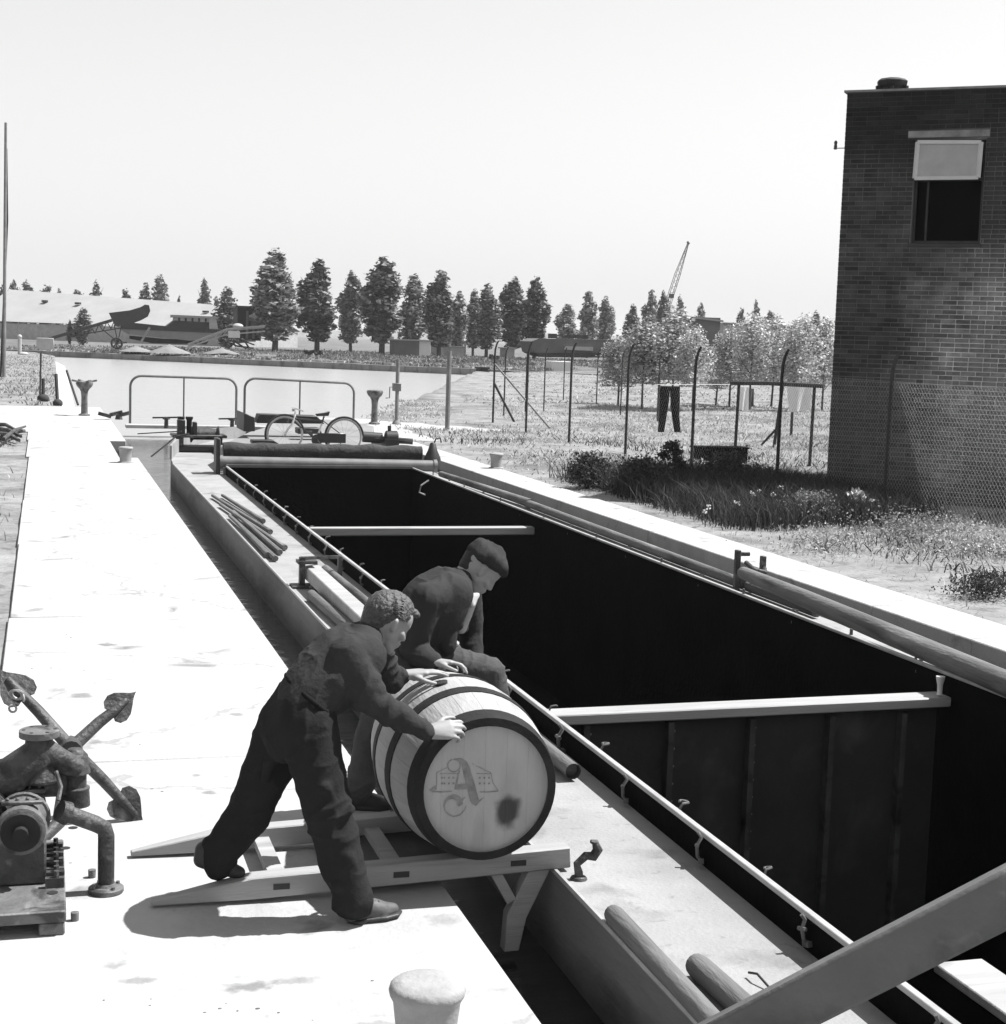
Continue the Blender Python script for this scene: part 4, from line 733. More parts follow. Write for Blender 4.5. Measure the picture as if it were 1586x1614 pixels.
b = MB(); P, Q = at(695, 747, .13), at(836, 793, .13); b.tube([P, Q], [.05,.062], 10); tag(b.build('pole', 'pole_wood'), 'shorter dark pole on the right deck near the rolled tarpaulin', 'pole')
b = MB(); P, Q = at(672, 752, .2), at(700, 741, .2)
b.tube([at(676,757,.2), at(664,765,.12), at(661,776,.0), at(670,780,-.02)], .014, 6); tag(b.build('boat_hook', 'rail'), 'thin pale hooked rod hanging over the fore end of the right coaming', 'hook')
b = MB(); P, Q = at(1172, 903, .27), at(1640, 1100, .27); d = (Q-P).normalized(); b.tube([P-d*.05, P, P+d*1.5, Q], [.045,.06,.078,.085], 16); tag(b.build('spar', 'pole_wood'), 'thick pale spar on the right deck, with its end in an iron crutch', 'spar')
c = at(1178, 935, DZ); crt = thing('spar_crutch', 'dark iron crutch holding the end of the thick pale spar on the right deck', 'crutch', c)
b = MB(); b.mm(c+Vector((-.13,.0,0)), c+Vector((-.08,.06,.42))); b.mm(c+Vector((.14,.0,0)), c+Vector((.19,.06,.36))); b.mm(c+Vector((-.08,.0,.06)), c+Vector((.14,.06,.16))); b.tube([c+Vector((-.02,.03,.3)), c+Vector((.02,-.1,.24)), c+Vector((.12,-.12,.22)), c+Vector((.17,0,.24))], .025, 8); b.mm(c+Vector((-.12,.01,.36)), c+Vector((.02,.05,.40))); b.build('frame', 'castiron', crt, bevel=.006)
# bicycle on the foredeck
YB = 27.85; bk = thing('bicycle', 'upright bicycle with a pale fork standing on the foredeck', 'bicycle', aty(495, 711, YB))
def q(u, v, dy=0): p = aty(u, v, YB); p.y += dy; return p
hubs = (q(449, 684.5), q(542.5, 688)); R_ = .315
for i, h in enumerate(hubs):
    b = MB(); b.torus(h, (0,1,0), R_, .014, 30, 6); w = b.build('wheel', 'tyrepale' if i == 0 else 'tyrepale', bk)
    b = MB(); b.torus(h, (0,1,0), R_-.022, .008, 30, 5); b.build('rim', 'chrome', w)
    b = MB(); 
    for k in range(14): a = k*PI/7; b.tube([h+Vector((0,.02*(-1)**k,0)), h+Vector((math.cos(a),0,math.sin(a)))*(R_-.02)], .002, 3, cap=False)
    b.tube([h-Vector((0,.05,0)), h+Vector((0,.05,0))], .022, 8); b.build('spokes', 'chrome', w)['kind'] = 'stuff'
    b = MB(); b.torus(h, (0,1,0), R_+.028, .018, 22, 6, (PI*.0 if i == 0 else -PI*.05)+PI*.1, PI*1.15); b.build('mudguard', 'bike', bk)
hd, st_, bb = q(463, 659.5), q(509, 663), q(499, 693)
b = MB(); b.tube([hd, st_], .014, 8); b.tube([hd+Vector((0,0,-.05)), bb], .016, 8); b.tube([bb, hubs[1]], .011, 8); b.tube([st_, hubs[1]], .009, 8); b.tube([bb, q(511, 656)], .015, 8); fr = b.build('frame', 'bike', bk)
b = MB(); b.tube([bb, bb+(st_-bb)*.85], .019, 8); b.build('seat_tube', 'bikepale', fr)
b = MB(); f1 = q(466, 650); 
for dy in (-.05, .05): b.tube([f1, hd+Vector((-.02,dy,-.1)), hubs[0]+Vector((.06,dy,.1)), hubs[0]+Vector((0,dy,0))], .013, 8)
b.tube([f1, q(463,661)], .02, 8); b.build('fork', 'bikepale', bk)
b = MB(); s_ = q(464, 645); b.tube([f1, s_], .012, 8); b.tube([s_+Vector((.12,-.27,-.02)), s_+Vector((.0,-.22,.02)), s_, s_+Vector((0,.22,.02)), s_+Vector((.12,.27,-.02))], .012, 8); b.tube([q(463,647)+Vector((.0,-.05,0)), q(461,644)+Vector((0,-.05,0))], .03, 8); b.build('handlebar', 'chrome', bk)
b = MB(); c = q(510, 653.5); b.add([c+Vector(p) for p in ((-.15,-.02,.01),(-.15,.02,.01),(.02,.08,.035),(.10,.09,.06),(.10,-.09,.06),(.02,-.08,.035),(-.12,0,-.03),(.08,.06,-.02),(.08,-.06,-.02))], [(0,5,2,1),(5,4,3,2),(0,1,6),(1,2,7,6),(2,3,7),(5,0,6,8),(4,5,8),(3,4,8,7),(6,7,8)]); b.build('saddle', 'bike', bk)
b = MB(); b.lathe([(.10,-.01),(.10,.01)], bb+Vector((0,-.05,0)), (0,1,0), 18); b.tube([bb+Vector((0,-.09,0)), bb+Vector((.10,-.09,-.13))], .011, 6); b.tube([bb+Vector((0,.09,0)), bb+Vector((-.10,.09,.13))], .011, 6); b.box(bb+Vector((.10,-.14,-.13)), (.09,.09,.025)); b.box(bb+Vector((-.10,.14,.13)), (.09,.09,.025)); b.build('crankset', 'castiron', bk)
b = MB(); b.mm(bb+Vector((.0,-.075,-.05)), hubs[1]+Vector((.02,-.06,.06))); b.build('chain_guard', 'bike', bk, bevel=.01)
b = MB(); b.tube([hubs[1]+Vector((-.1,.03,-.02)), hubs[1]+Vector((.05,.12,-.36))], .01, 6); b.build('stand', 'castiron', bk)
# lock gates
for u0, u1, vt0, vt1, lab, y in ((205, 372, 592, 597, 'left leaf of the lock gate with its tubular handrail', 41.9), (385, 557, 596, 604, 'right leaf of the lock gate with its tubular handrail', 42.0)):
    p, r = aty(u0, 668, y), aty(u1, 672, y); p.z = r.z = 0; zt0, zt1 = aty(u0, vt0, y).z, aty(u1, vt1, y).z
    g = thing('lock_gate', lab, 'gate', (p+r)/2, 0, 'leaves of the lock gate')
    path = [p]; q0 = p+Vector((0,0,zt0)); q1 = r+Vector((0,0,zt1)); dx = Vector((.28,0,0))
    for t in range(0, 7): a = t/6*PI/2; path.append(q0+Vector((.28-.28*math.cos(a),0,-.28+.28*math.sin(a))))
    for t in range(0, 7): a = t/6*PI/2; path.append(q1+Vector((-.28+.28*math.sin(a),0,-.28+.28*math.cos(a))))
    path.append(r); b = MB(); b.tube(path, .032, 8); b.build('handrail', 'greysteel', g)
    b = MB(); mx = (p+r)/2; b.tube([mx, mx+Vector((0,0,(zt0+zt1)/2))], .022, 6); b.build('baluster', 'greysteel', g)
    b = MB(); b.mm((p.x-.1, y-.12, -.12), (r.x+.1, y+.45, -.04)); b.build('walkway', 'concrete', g)
    b = MB(); b.mm((p.x-.4, y-.1, -3), (r.x+.05 if u0 < 300 else r.x+.1, y+.1, WZ-.02)); b.build('leaf', 'steel_dark', g)
    for f in (.33, .95) if u0 < 300 else (.5,):
        c = p+(r-p)*f; b = MB(); b.lathe([(.06,-.1),(.05,.12),(.1,.14),(.1,.18)], (c.x, y-.3, 0), n=10); b.bar((c.x-.35, y-.3, .17), (c.x+.3, y-.3, .19), .05, .04); b.build('paddle_gear', 'castiron', g)
# ================================================================ bollards, posts, pump, anchor, ladder, barrel
def bollard(p, h, r, lab, n=28):
    t = thing('bollard', lab, 'bollard', p, 0, 'bollards on the lock quays'); b = MB()
    b.lathe([(r*.80,0),(r*.80,.02),(r*.82,h*.5),(r*.9,h*.78),(r*1.0,h*.86),(r*1.02,h*.9),(r*.99,h*.95),(r*.9,h*.985),(r*.6,h)], (0,0,0), n=n); b.build('post', 'bollard', t, world=False)
    b = MB(); b.lathe([(r*1.1,0),(r*1.1,.012),(r*.95,.02)], (0,0,0), n=n); b.build('base', 'bollard', t, world=False); return t
p = at(674, 1546, .30); p.z = 0; bollard(p, .30, .125, 'large pale bollard at the bottom edge, nearest the camera')
bollard(at(198, 729, 0), .29, .13, 'small bollard on the left quay by the far end of the barge'); bollard(at(782, 738, 0), .29, .13, 'bollard on the right coping by the shorter dark pole')
for u, v, lab, ang in ((133, 655, 'mushroom-topped winding post on the left quay by the gate', 0.4), (590, 668, 'mushroom-topped winding post on the right of the lock gate', 1.1)):
    c = at(u, v, 0); t = thing('winding_post', lab, 'post', c, ang); b = MB(); b.lathe([(.16,0),(.16,.03),(.095,.06),(.085,.5),(.10,.66),(.13,.72)], n=14); b.build('column', 'ironlight', t, world=False)
    b = MB(); b.lathe([(.12,.72),(.2,.80),(.235,.88),(.22,.93),(.1,.95)], n=16)
    if ang < 1:
        for k in range(4): a = k*PI/2; b.bar((0,0,.9), (math.cos(a)*.36, math.sin(a)*.36, .97), .06, .05)
    b.build('cap', 'ironlight', t, world=False)
c = at(625, 668, 0); t = thing('crank_post', 'slim pale post with a small crank box beside the lock gate', 'post', c); hp = aty(625, 566, c.y).z
b = MB(); b.tube([(0,0,0),(0,0,hp)], .055, 8); b.lathe([(.13,0),(.11,.05),(.06,.1)], n=10); b.build('column', 'post_pale', t, world=False)
b = MB(); z = aty(625, 610, c.y).z; b.box((-.03,-.05,z), (.22,.2,.22)); b.build('gear_box', 'greysteel', t, world=False, bevel=.01); b = MB(); b.tube([(-.15,-.16,z),(-.25,-.16,z),(-.25,-.16,z-.3),(-.36,-.16,z-.31)], .015, 6); b.build('crank', 'castiron', t, world=False)
c = at(705, 677, 0); b = MB(); h = aty(706, 553, c.y).z; b.tube([c, c+Vector((0,0,h))], .065, 8); tag(b.build('post', 'post_pale'), 'thick plain grey post at the start of the path, left of the braced corner post', 'post')
b = MB(); c = at(63, 630, -.02); b.tube([c, c+Vector((.03,0,aty(62, 556, c.y).z))], .035, 6); tag(b.build('stake', 'post'), 'thin dark stake in the left bank grass', 'stake')
b = MB(); c = at(68, 633, -.02); b.tube([c, c+Vector((0,0,.75))], .06, 6); b.ball(c+Vector((0,0,.1)), (.2,.2,.16), 8, 5); tag(b.build('stump', 'post'), 'short dark stump post beside the thin stake on the left bank', 'post')
b = MB(); c = at(91, 638, 0); b.tube([c+Vector((0,0,-.1)), c+Vector((-.05,.3,aty(88, 590, c.y).z))], .06, 6); b.ball(c+Vector((0,0,.05)), (.16,.16,.14), 8, 5); tag(b.build('stake', 'post'), 'dark leaning stake at the edge of the sunlit revetment', 'stake')
b = MB(); c = at(123, 638, 0); b.tube([c, aty(105, 584, c.y+1)], .04, 6); tag(b.build('pole', 'post'), 'slanting dark pole leaning over the revetment', 'pole')
# log pile on the left bank
for i, (a, q_, r, lab) in enumerate((((-2,690),(38,679),.055,'thickest dark log on top of the driftwood by the left quay'),((-6,684),(30,694),.05,'dark log at the bottom of the driftwood by the left quay'),((-3,676),(33,688),.045,'middle dark log of the driftwood by the left quay'),((5,692),(40,672),.035,'thin dark branch sticking out of the driftwood'),((-6,669),(24,677),.04,'farthest grey log of the driftwood by the left quay'))):
    b = MB(); P, Q = at(*a, .06+.03*i), at(*q_, .05+.04*i); b.tube([P, (P+Q)/2+Vector((0,0,.05)), Q], [r*1.2,r*1.1,r*.7], 8); tag(b.build('log', 'bark'), lab, 'log', 'driftwood beside the left quay')
b = MB(); c = at(180, 661, 0); 
for dx, z in ((-.25,.12),(.05,.16),(.25,.14)): b.box(c+Vector((dx,dx*.3,z)), (.34,.25,.09), M=Matrix.Rotation(.25*(1 if dx < 0 else -1), 3, 'Y'))
b.lathe([(.1,0),(.07,.14)], c+Vector((.12,0,0)), n=8); tag(b.build('cleat_bracket', 'castiron'), 'low winged iron fitting on the left quay edge before the gate', 'fitting')
# ---------------------------------------------------------------- pump set
pm = thing('pump', 'old cast iron pump set on its slotted bed plate on the left quay', 'pump', (-.05, 6.7, 0))
TP = .105
b = MB(); b.mm((-1.0, 6.30, .055), (.085, 7.22, TP)); b.mm((-1.0, 6.34, 0), (-.9, 7.2, .055)); b.mm((-.02, 6.31, 0), (.08, 6.46, .055)); b.mm((-.02, 7.0, 0), (.08, 7.2, .055)); b.mm((-1.0, 6.62, 0), (.06, 7.2, .054)); bp_ = b.build('bed_plate', 'ironlight', pm, bevel=.006)
for u, v in ((115,1305),(103,1337),(93,1370),(83,1407)):
    c = at(u, v, TP+.0015); b = MB(); b.lathe([(.022,0),(.022,.0015)], c, n=12); o = b.build('slot', 'blackthing', bp_); 
def pj(u, v, y): return aty(u, v, y)
y0 = 6.56; ca = pj(33, 1312, y0); cb_ = pj(62, 1215, 7.1); ax = (Vector((ca.x+.02, 7.15, ca.z))-ca)
b = MB(); d = ax.normalized(); Ln = ax.length
b.lathe([(.086,0),(.098,.004),(.104,.03),(.094,.05),(.082,.1),(.08,.17),(.096,.19),(.096,.215),(.078,.235),(.074,.36),(.086,.38),(.086,.40),(.06,.43),(.055,Ln)], ca, d, 24); b.build('casing', 'ironlight', pm)
b = MB(); b.lathe([(.078,-.012),(.084,.004),(.06,.006)], ca, d, 20); b.lathe([(.03,-.05),(.03,0)], ca, d, 12); b.build('end_cover', 'blackthing', pm)
for k, yy in enumerate((.13, .30)):
    b = MB(); c = ca+d*yy; b.box(c+Vector((0,0,.088)), (.17,.045,.016)); 
    for dx in (-.06, -.02, .02, .06): b.lathe([(.009,0),(.009,.014)], c+Vector((dx,0,.094)), n=6)
    b.build('clamp_flange', 'ironlight', pm, bevel=.004)
b = MB(); b.torus(ca+d*.2, d, .10, .012, 24, 6); b.build('clamp_ring', 'ironlight', pm)
b = MB(); m0 = ca+Vector((-.17,.12,.02)); b.lathe([(.03,-.02),(.10,0),(.105,.02),(.105,.5),(.09,.53)], m0, d, 20)
for k in range(12): b.lathe([(.105,.03+k*.038),(.117,.034+k*.038),(.117,.044+k*.038),(.105,.048+k*.038)], m0, d, 20, cap=False)
b.build('motor', 'castiron', pm)
b = MB(); b.mm((ca.x-.12, 6.62, TP), (ca.x+.10, 7.14, ca.z-.03)); b.mm((ca.x-.3, 6.7, TP), (ca.x-.1, 7.14, ca.z-.04)); b.build('pedestal', 'castiron', pm, bevel=.01)
b = MB(); e = fl_ if False else pj(62, 1172, 6.9); b.lathe([(.10,-.16),(.085,-.08),(.06,-.02),(.058,.0)], e, n=16); b.mm(e+Vector((-.2,.0,-.24)), e+Vector((.12,.12,-.12))); b.build('volute', 'castiron', pm, bevel=.012)
b = MB()
for k in range(8):
    c = Vector((ca.x+.14, 6.58+k*.062, TP+.02)); b.mm(c+Vector((-.045,-.014,-.02)), c+Vector((.03,.014,.022+.006*(k%2)))); b.lathe([(.012,0),(.012,.03)], c+Vector((0,0,.02)), n=6)
b.build('foot_lugs', 'castiron', pm)
fl_ = pj(62, 1150, 6.86); b = MB(); b.lathe([(.058,-.035),(.082,-.03),(.084,-.028),(.084,-.002),(.08,.0),(.03,.0)], fl_, n=26, cap=False); b.lathe([(.03,.0),(.028,-.03)], fl_, n=18); f_o = b.build('flange', 'ironlight', pm)
for k in range(6): a = k*PI/3; b = MB(); b.lathe([(.008,0),(.008,.0015)], fl_+Vector((.064*math.cos(a),.064*math.sin(a),0)), n=8); b.build('bolt_hole', 'blackthing', f_o)
b = MB(); b.lathe([(.027,-.006),(.027,-.005)], fl_, n=16); b.build('bore', 'blackthing', f_o)
b = MB(); b.tube([fl_+Vector((0,0,-.03)), fl_+Vector((0,0,-.1)), fl_+Vector((-.12,0,-.2)), fl_+Vector((-.35,.05,-.26)), fl_+Vector((-.7,.08,-.3))], [.056,.072,.085,.09,.09], 16); b.tube([fl_+Vector((.0,0,-.08)), fl_+Vector((.08,.02,-.14)), fl_+Vector((.16,.05,-.19))], [.06,.052,.045], 14); b.build('branch_pipe', 'castiron', pm)
b = MB(); c = pj(118, 1262, 6.95); b.lathe([(.066,-.02),(.062,.05),(.064,.055),(.064,.06),(.05,.065),(.05,.12),(.066,.125),(.066,.135),(.058,.15),(.056,.2),(.03,.23)], c, n=18); b.build('valve_body', 'castiron', pm)
b = MB()
for k in range(3): b.lathe([(.02,0),(.02,.014)], pj(122, 1207, 6.95)+Vector((0,0,.02*k)), n=8)
b.tube([pj(88, 1215, 6.8), pj(96, 1240, 6.78), pj(92, 1262, 6.75)], .01, 6); b.tube([pj(64,1198,6.85), pj(78,1198,6.85)], .012, 6); b.build('fittings', 'ironlight', pm)
e0, e1, e2 = pj(97, 1279, 6.72), pj(160, 1302, 6.78), pj(166, 1338, 6.78); b = MB()
path = [e0, e0+(e1-e0)*.6, e0+(e1-e0)*.85, e1+Vector((.012,0,-.012)), e1+Vector((.02,0,-.045)), Vector((e1.x+.02, e2.y, e2.z)), Vector((e1.x+.02, e2.y, .035))]; b.tube(path, .035, 14); b.lathe([(.045,-.01),(.05,.03)], e0, e1-e0, 14); b.build('elbow_pipe', 'castiron', pm)
b = MB(); fc = Vector((e1.x+.02, e2.y, .0)); b.lathe([(.072,0),(.075,.004),(.075,.02),(.07,.024),(.045,.028),(.04,.04)], fc, n=22)
for k in range(4): a = k*PI/2+.5; b.lathe([(.009,.024),(.009,.036)], fc+Vector((.058*math.cos(a),.058*math.sin(a),0)), n=6)
b.build('pipe_flange', 'ironlight', pm)
for u, v, lab in ((145,1375,'small cylindrical pipe offcut on the quay beside the pump flange'),(118,1443,'short pipe offcut on the quay at the front of the pump bed')):
    c = at(u, v+8, 0); b = MB(); b.lathe([(.016,0),(.017,.035),(.014,.036)], c, n=12); tag(b.build('pipe_offcut', 'ironlight'), lab, 'pipe')
# ---------------------------------------------------------------- grapnel anchor
an = thing('anchor', 'rusty grapnel anchor with heart-shaped palms behind the pump', 'anchor', (.2, 7.8, 0)); cr = aty(112, 1180, 7.75)
tips = [aty(12, 1070, 7.95), aty(200, 1103, 7.9), aty(213, 1284, 7.78), aty(20, 1292, 7.75)]
for k, tp in enumerate(tips):
    d = tp-cr; m = cr+d*.5+Vector((0,.03,0)); b = MB(); b.tube([cr, m, cr+d*.8, tp], [.032,.029,.025,.016], 12); a = b.build('arm', 'castiron', an)
    # palm: heart-shaped blade, point outwards, on the camera side of the arm
    u = d.normalized(); s = u.cross(Vector((0.25,-1,.25))).normalized(); n = u.cross(s).normalized(); sz = .115 if k != 1 else .10
    if k == 1: n = (n+u*.5).normalized()
    c = cr+d*.86; heart = []
    for i in range(20): t = 2*PI*i/20; heart.append((.62*16*math.sin(t)**3/16, (13*math.cos(t)-5*math.cos(2*t)-2*math.cos(3*t)-math.cos(4*t))/17))
    w = [c + s*(x*sz*1.25) - u*(y*sz*1.05-.01) + n*(abs(x)*.012) for x, y in heart]; b = MB(); b.prism(w, n*.012, off=n*-.006); b.build('palm', 'castiron', a)
b = MB(); b.lathe([(.05,-.05),(.055,0),(.05,.06)], cr, (0,1,0), 12); b.tube([cr, (cr.x-.06, 7.35, .14), (-.02, 7.24, .09)], [.035,.032,.028], 10); b.build('shank', 'castiron', an)
b = MB(); c = aty(25, 1095, 7.85)
for k in range(2): b.torus(c+Vector((.01*k,0,0)), (.3,.8,.5), .03, .006, 14, 5)
b.torus(aty(20,1117,7.85), (.2,1,0), .017, .006, 12, 5); b.torus(aty(36,1098,7.85), (1,.2,.2), .022, .006, 12, 5); b.build('shackle', 'rail', an)
# ---------------------------------------------------------------- skid ladder
NY, FY = 6.56, 7.22; lad = thing('skid_ladder', 'pale wooden skid ladder bridging quay and barge under the barrel', 'ladder', (.42, 6.9, 0))
q1 = aty(895, 1347, NY); RZ_ = max(q1.z, DZ+.05); RX_ = q1.x
def rail_pts(y, x0): return Vector((x0, y, .05)), Vector((RX_, y, RZ_))
for y, x0 in ((NY, .43), (FY, .38)):
    p, q = rail_pts(y, x0); d = (q-p).normalized(); up = Vector((-d.z,0,d.x)); b = MB(); w = .045; h = .047
    pts = []
    tip = p-d*0; sh = p+d*.42
    V = [tip+Vector((0,-w*.5,0))-up*.04, tip+Vector((0,w*.5,0))-up*.04, tip+Vector((0,w*.5,0))-up*.02, tip+Vector((0,-w*.5,0))-up*.02]
    for c in (sh, q): V += [c+Vector((0,-w,0))-up*h, c+Vector((0,w,0))-up*h, c+Vector((0,w,0))+up*h, c+Vector((0,-w,0))+up*h]
    F = [(0,1,2,3),(8,11,10,9)]
    for o in (0, 4): F += [(o,o+4,o+5,o+1),(o+1,o+5,o+6,o+2),(o+2,o+6,o+7,o+3),(o+3,o+7,o+4,o)]
    b.add(V, F); r_o = b.build('rail', 'white_wood', lad, bevel=.005)
    if y == NY:
        for x in (.97, 1.49, 2.02):
            c = p+d*((x-p.x)/d.x); b = MB(); b.bar(c+Vector((-.035,-w-.001,0)), c+Vector((.035,-w-.001,0)), .004, .026, up=up); b.build('mortise', 'steel_dark', r_o)
for x in (.97, 1.49, 2.02):
    p, q = rail_pts(NY, .43); d = (q-p).normalized(); c = p+d*((x-p.x)/d.x); b = MB(); b.bar((x, NY+.045, c.z-.01), (x, FY-.045, c.z-.01), .07, .035, up=(0,0,1)); b.build('rung', 'white_wood', lad)
p, q = rail_pts(NY, .43); d = (q-p).normalized()
b = MB(); pz = lambda x: p.z+(x-p.x)*d.z/d.x; b.prism([(1.22, NY+.06, pz(1.22)-.045), (1.98, NY+.06, pz(1.98)-.045), (1.98, FY-.06, pz(1.98)-.045), (1.22, FY-.06, pz(1.22)-.045)], (0,0,.02)); b.build('bed_board', 'steel_dark', lad)
b = MB(); j = RX_-.16; zz = pz(j)-.05                       # forked stop hooked over the hull edge
yy = NY-.02; 
b.prism([(j+.08,yy,zz+.01),(j-.02,yy,zz+.01),(j-.12,yy,zz-.2),(j-.13,yy,zz-.37),(j-.06,yy,zz-.37),(j-.03,yy,zz-.22)], (0,.07,0)); b.build('stop_block', 'white_wood', lad, bevel=.004)
b = MB(); b.bar((j-.18,yy+.03,zz), (j-.1,yy+.03,zz-.14), .05, .045); b.build('strut', 'white_wood', lad)
# ---------------------------------------------------------------- barrel
fc = aty(767, 1240, 6.33); BL = .96; bz = pz(fc.x)+.047; RB, RH = .368, .306
fc.z = bz+RB-.010
ba = Vector((0, 1, 0)); bxv = Vector((ba.y, -ba.x, 0)); bzv = Vector((0,0,1))
brl = thing('barrel', 'large oak barrel with black hoops and a branded head on the skid ladder', 'barrel', fc+ba*(BL/2)-Vector((0,0,RB)))
def rad(t): return RH+(RB-RH)*math.sin(PI*min(1, max(0, t)))**.9
NS = 24
for k in range(NS):
    b = MB(); a0 = 2*PI*(k+.006)/NS; a1 = 2*PI*(k+.994)/NS; V = []; n = 10
    for i in range(n+1):
        t = i/n; r = rad(t)
        for rr in (r, r-.03):
            for a in (a0, (a0+a1)/2, a1): V.append(fc+ba*(t*BL)+(bxv*math.cos(a)+bzv*math.sin(a))*(rr if rr == r else rr))
    F = []
    for i in range(n):
        o = i*6; F += [(o, o+1, o+7, o+6), (o+1, o+2, o+8, o+7), (o+3, o+9, o+10, o+4), (o+4, o+10, o+11, o+5), (o, o+6, o+9, o+3), (o+2, o+5, o+11, o+8)]
    F += [(0,3,4,1),(1,4,5,2),(n*6, n*6+1, n*6+4, n*6+3),(n*6+1, n*6+2, n*6+5, n*6+4)]
    b.add(V, F, True); b.build('stave', 'stave', brl, sharp=.5)
for t0, t1 in ((.0, .085), (.30, .375), (.60, .675), (.915, 1.0)):
    b = MB(); prof = [(rad(t0)-.002, t0*BL-.001)]+[(rad(t0+(t1-t0)*i/4)+.004, (t0+(t1-t0)*i/4)*BL) for i in range(5)]+[(rad(t1)-.002, t1*BL+.001)]
    if t0 == 0: prof = [(RH-.032, .0), (RH-.03, -.002)]+prof[1:]
    b.lathe(prof, fc, ba, 56, cap=False); b.build('hoop', 'hoop', brl)
HYD = .03
for dy_, nm in ((HYD, 'head_board'), (BL-HYD-.02, 'back_board')):
    for k in range(6):
        R = RH-.02; x0 = -R+2*R*k/6+.0003; x1 = -R+2*R*(k+1)/6-.0003; pts = []
        for i in range(9): x = x0+(x1-x0)*i/8; pts.append((x, math.sqrt(max(R*R-x*x, 1e-6))))
        for i in range(9): x = x1+(x0-x1)*i/8; pts.append((x, -math.sqrt(max(R*R-x*x, 1e-6))))
        b = MB(); b.prism([fc+ba*dy_+bxv*x+bzv*z for x, z in pts], ba*.018); b.build(nm, 'barrelhead', brl)
b = MB(); a = PI/2+.25; b.lathe([(.028,-.005),(.03,.012),(.02,.014)], fc+ba*(.49*BL)+(bxv*math.cos(a)+bzv*math.sin(a))*(RB-.002), bxv*math.cos(a)+bzv*math.sin(a), 12); b.build('bung', 'steel_dark', brl)
# branding on the head: blackletter A before a many-windowed brewery, a ring of worn lettering and a dark stain
def hp_(zx, zy): u = 640+zx/6.208; v = 1110+zy/6.208; w = aty(u, v, 6.33+HYD-.0016); return w+Vector((0,0,0))
_lay = [0]
def flat(b, poly): _lay[0] += 1; b.prism([hp_(*p)+Vector((0,-_lay[0]*.00002,0)) for p in poly], (0,-.0003,0))
def stroke(b, pts, ws):                                      # calligraphic stroke of varying width
    n = len(pts); L_ = []; R_l = []
    for i in range(n):
        a_ = pts[max(0, i-1)]; c_ = pts[min(n-1, i+1)]; dx, dy = c_[0]-a_[0], c_[1]-a_[1]; l = math.hypot(dx, dy) or 1; w = ws[i]/2
        L_.append((pts[i][0]-dy/l*w, pts[i][1]+dx/l*w)); R_l.append((pts[i][0]+dy/l*w, pts[i][1]-dx/l*w))
    for i in range(n-1): flat(b, [L_[i], L_[i+1], R_l[i+1], R_l[i]])
b = MB()
stroke(b, [(470,540),(530,545),(570,580),(592,640),(612,720),(635,800),(655,880),(672,940),(684,975)], [10,40,62,72,76,80,84,84,60])
flat(b, [(640,960),(684,998),(768,905),(715,940)])
stroke(b, [(470+62*math.cos(t*.32+4.6), 600+62*math.sin(t*.32+4.6)) for t in range(0, 20)], [8]*20)
stroke(b, [(525,650),(508,700),(495,770),(488,830)], [10,12,16,26]); flat(b, [(488,790),(600,775),(606,832),(478,836)])
stroke(b, [(545,960),(510,990)], [40,30]); flat(b, [(510,990),(585,905),(560,920),(500,960)])
stroke(b, [(530,960),(510,925),(470,905),(425,915),(390,945),(372,990),(380,1040),(415,1080),(470,1100),(525,1085),(565,1045),(590,995)], [44,48,44,34,22,10,8,8,10,10,8,4])
flat(b, [(228,838),(300,790),(300,832),(262,858)]); stroke(b, [(255,855),(350,858),(450,852)], [10,10,6]); stroke(b, [(720,858),(810,858),(900,850)], [6,10,12])
for x in (352,376,420,464,722,766,812): flat(b, [(x-8,712),(x+8,712),(x+8,728),(x-8,728)]); flat(b, [(x-8,766),(x+8,766),(x+8,784),(x-8,784)])
for q_ in ([(300,670),(300,790)],[(300,670),(400,620)],[(330,680),(510,678)],[(680,600),(830,670)],[(830,670),(850,770)],[(690,678),(830,680)],[(650,580),(665,590)],[(850,770),(905,850)]): stroke(b, q_, [5,5])
b.build('brand_print', 'print', brl)
def tar_stain(m, c, r):                                     # one dark blotch with soft ragged edges, part of the wood itself
    t = m.node_tree; N = t.nodes; L = t.links; p = N['Principled BSDF']; old = p.inputs['Base Color'].links[0].from_socket
    tc = N.new('ShaderNodeTexCoord'); nz = N.new('ShaderNodeTexNoise'); nz.inputs['Scale'].default_value = 9; nz.inputs['Detail'].default_value = 7; L.new(tc.outputs['Object'], nz.inputs['Vector'])
    mp = N.new('ShaderNodeMapping'); mp.inputs['Location'].default_value = [-c[i]/r[i] for i in range(3)]; mp.inputs['Scale'].default_value = [1/r[i] for i in range(3)]; L.new(tc.outputs['Object'], mp.inputs[0])
    ln = N.new('ShaderNodeVectorMath'); ln.operation = 'LENGTH'; L.new(mp.outputs[0], ln.inputs[0]); ad = N.new('ShaderNodeMath'); ad.operation = 'MULTIPLY_ADD'; L.new(nz.outputs['Fac'], ad.inputs[0]); ad.inputs[1].default_value = 1.5; L.new(ln.outputs['Value'], ad.inputs[2])
    mr = N.new('ShaderNodeMapRange'); mr.interpolation_type = 'SMOOTHSTEP'; L.new(ad.outputs[0], mr.inputs[0]); mr.inputs[1].default_value = 1.25; mr.inputs[2].default_value = 1.95; mr.inputs[3].default_value = .16; mr.inputs[4].default_value = 1
    mu = N.new('ShaderNodeMath'); mu.operation = 'MULTIPLY'; L.new(old, mu.inputs[0]); L.new(mr.outputs[0], mu.inputs[1]); L.new(mu.outputs[0], p.inputs['Base Color'])
tar_stain(K['barrelhead'], hp_(1000, 1060)-brl.location, (.055, .3, .080))
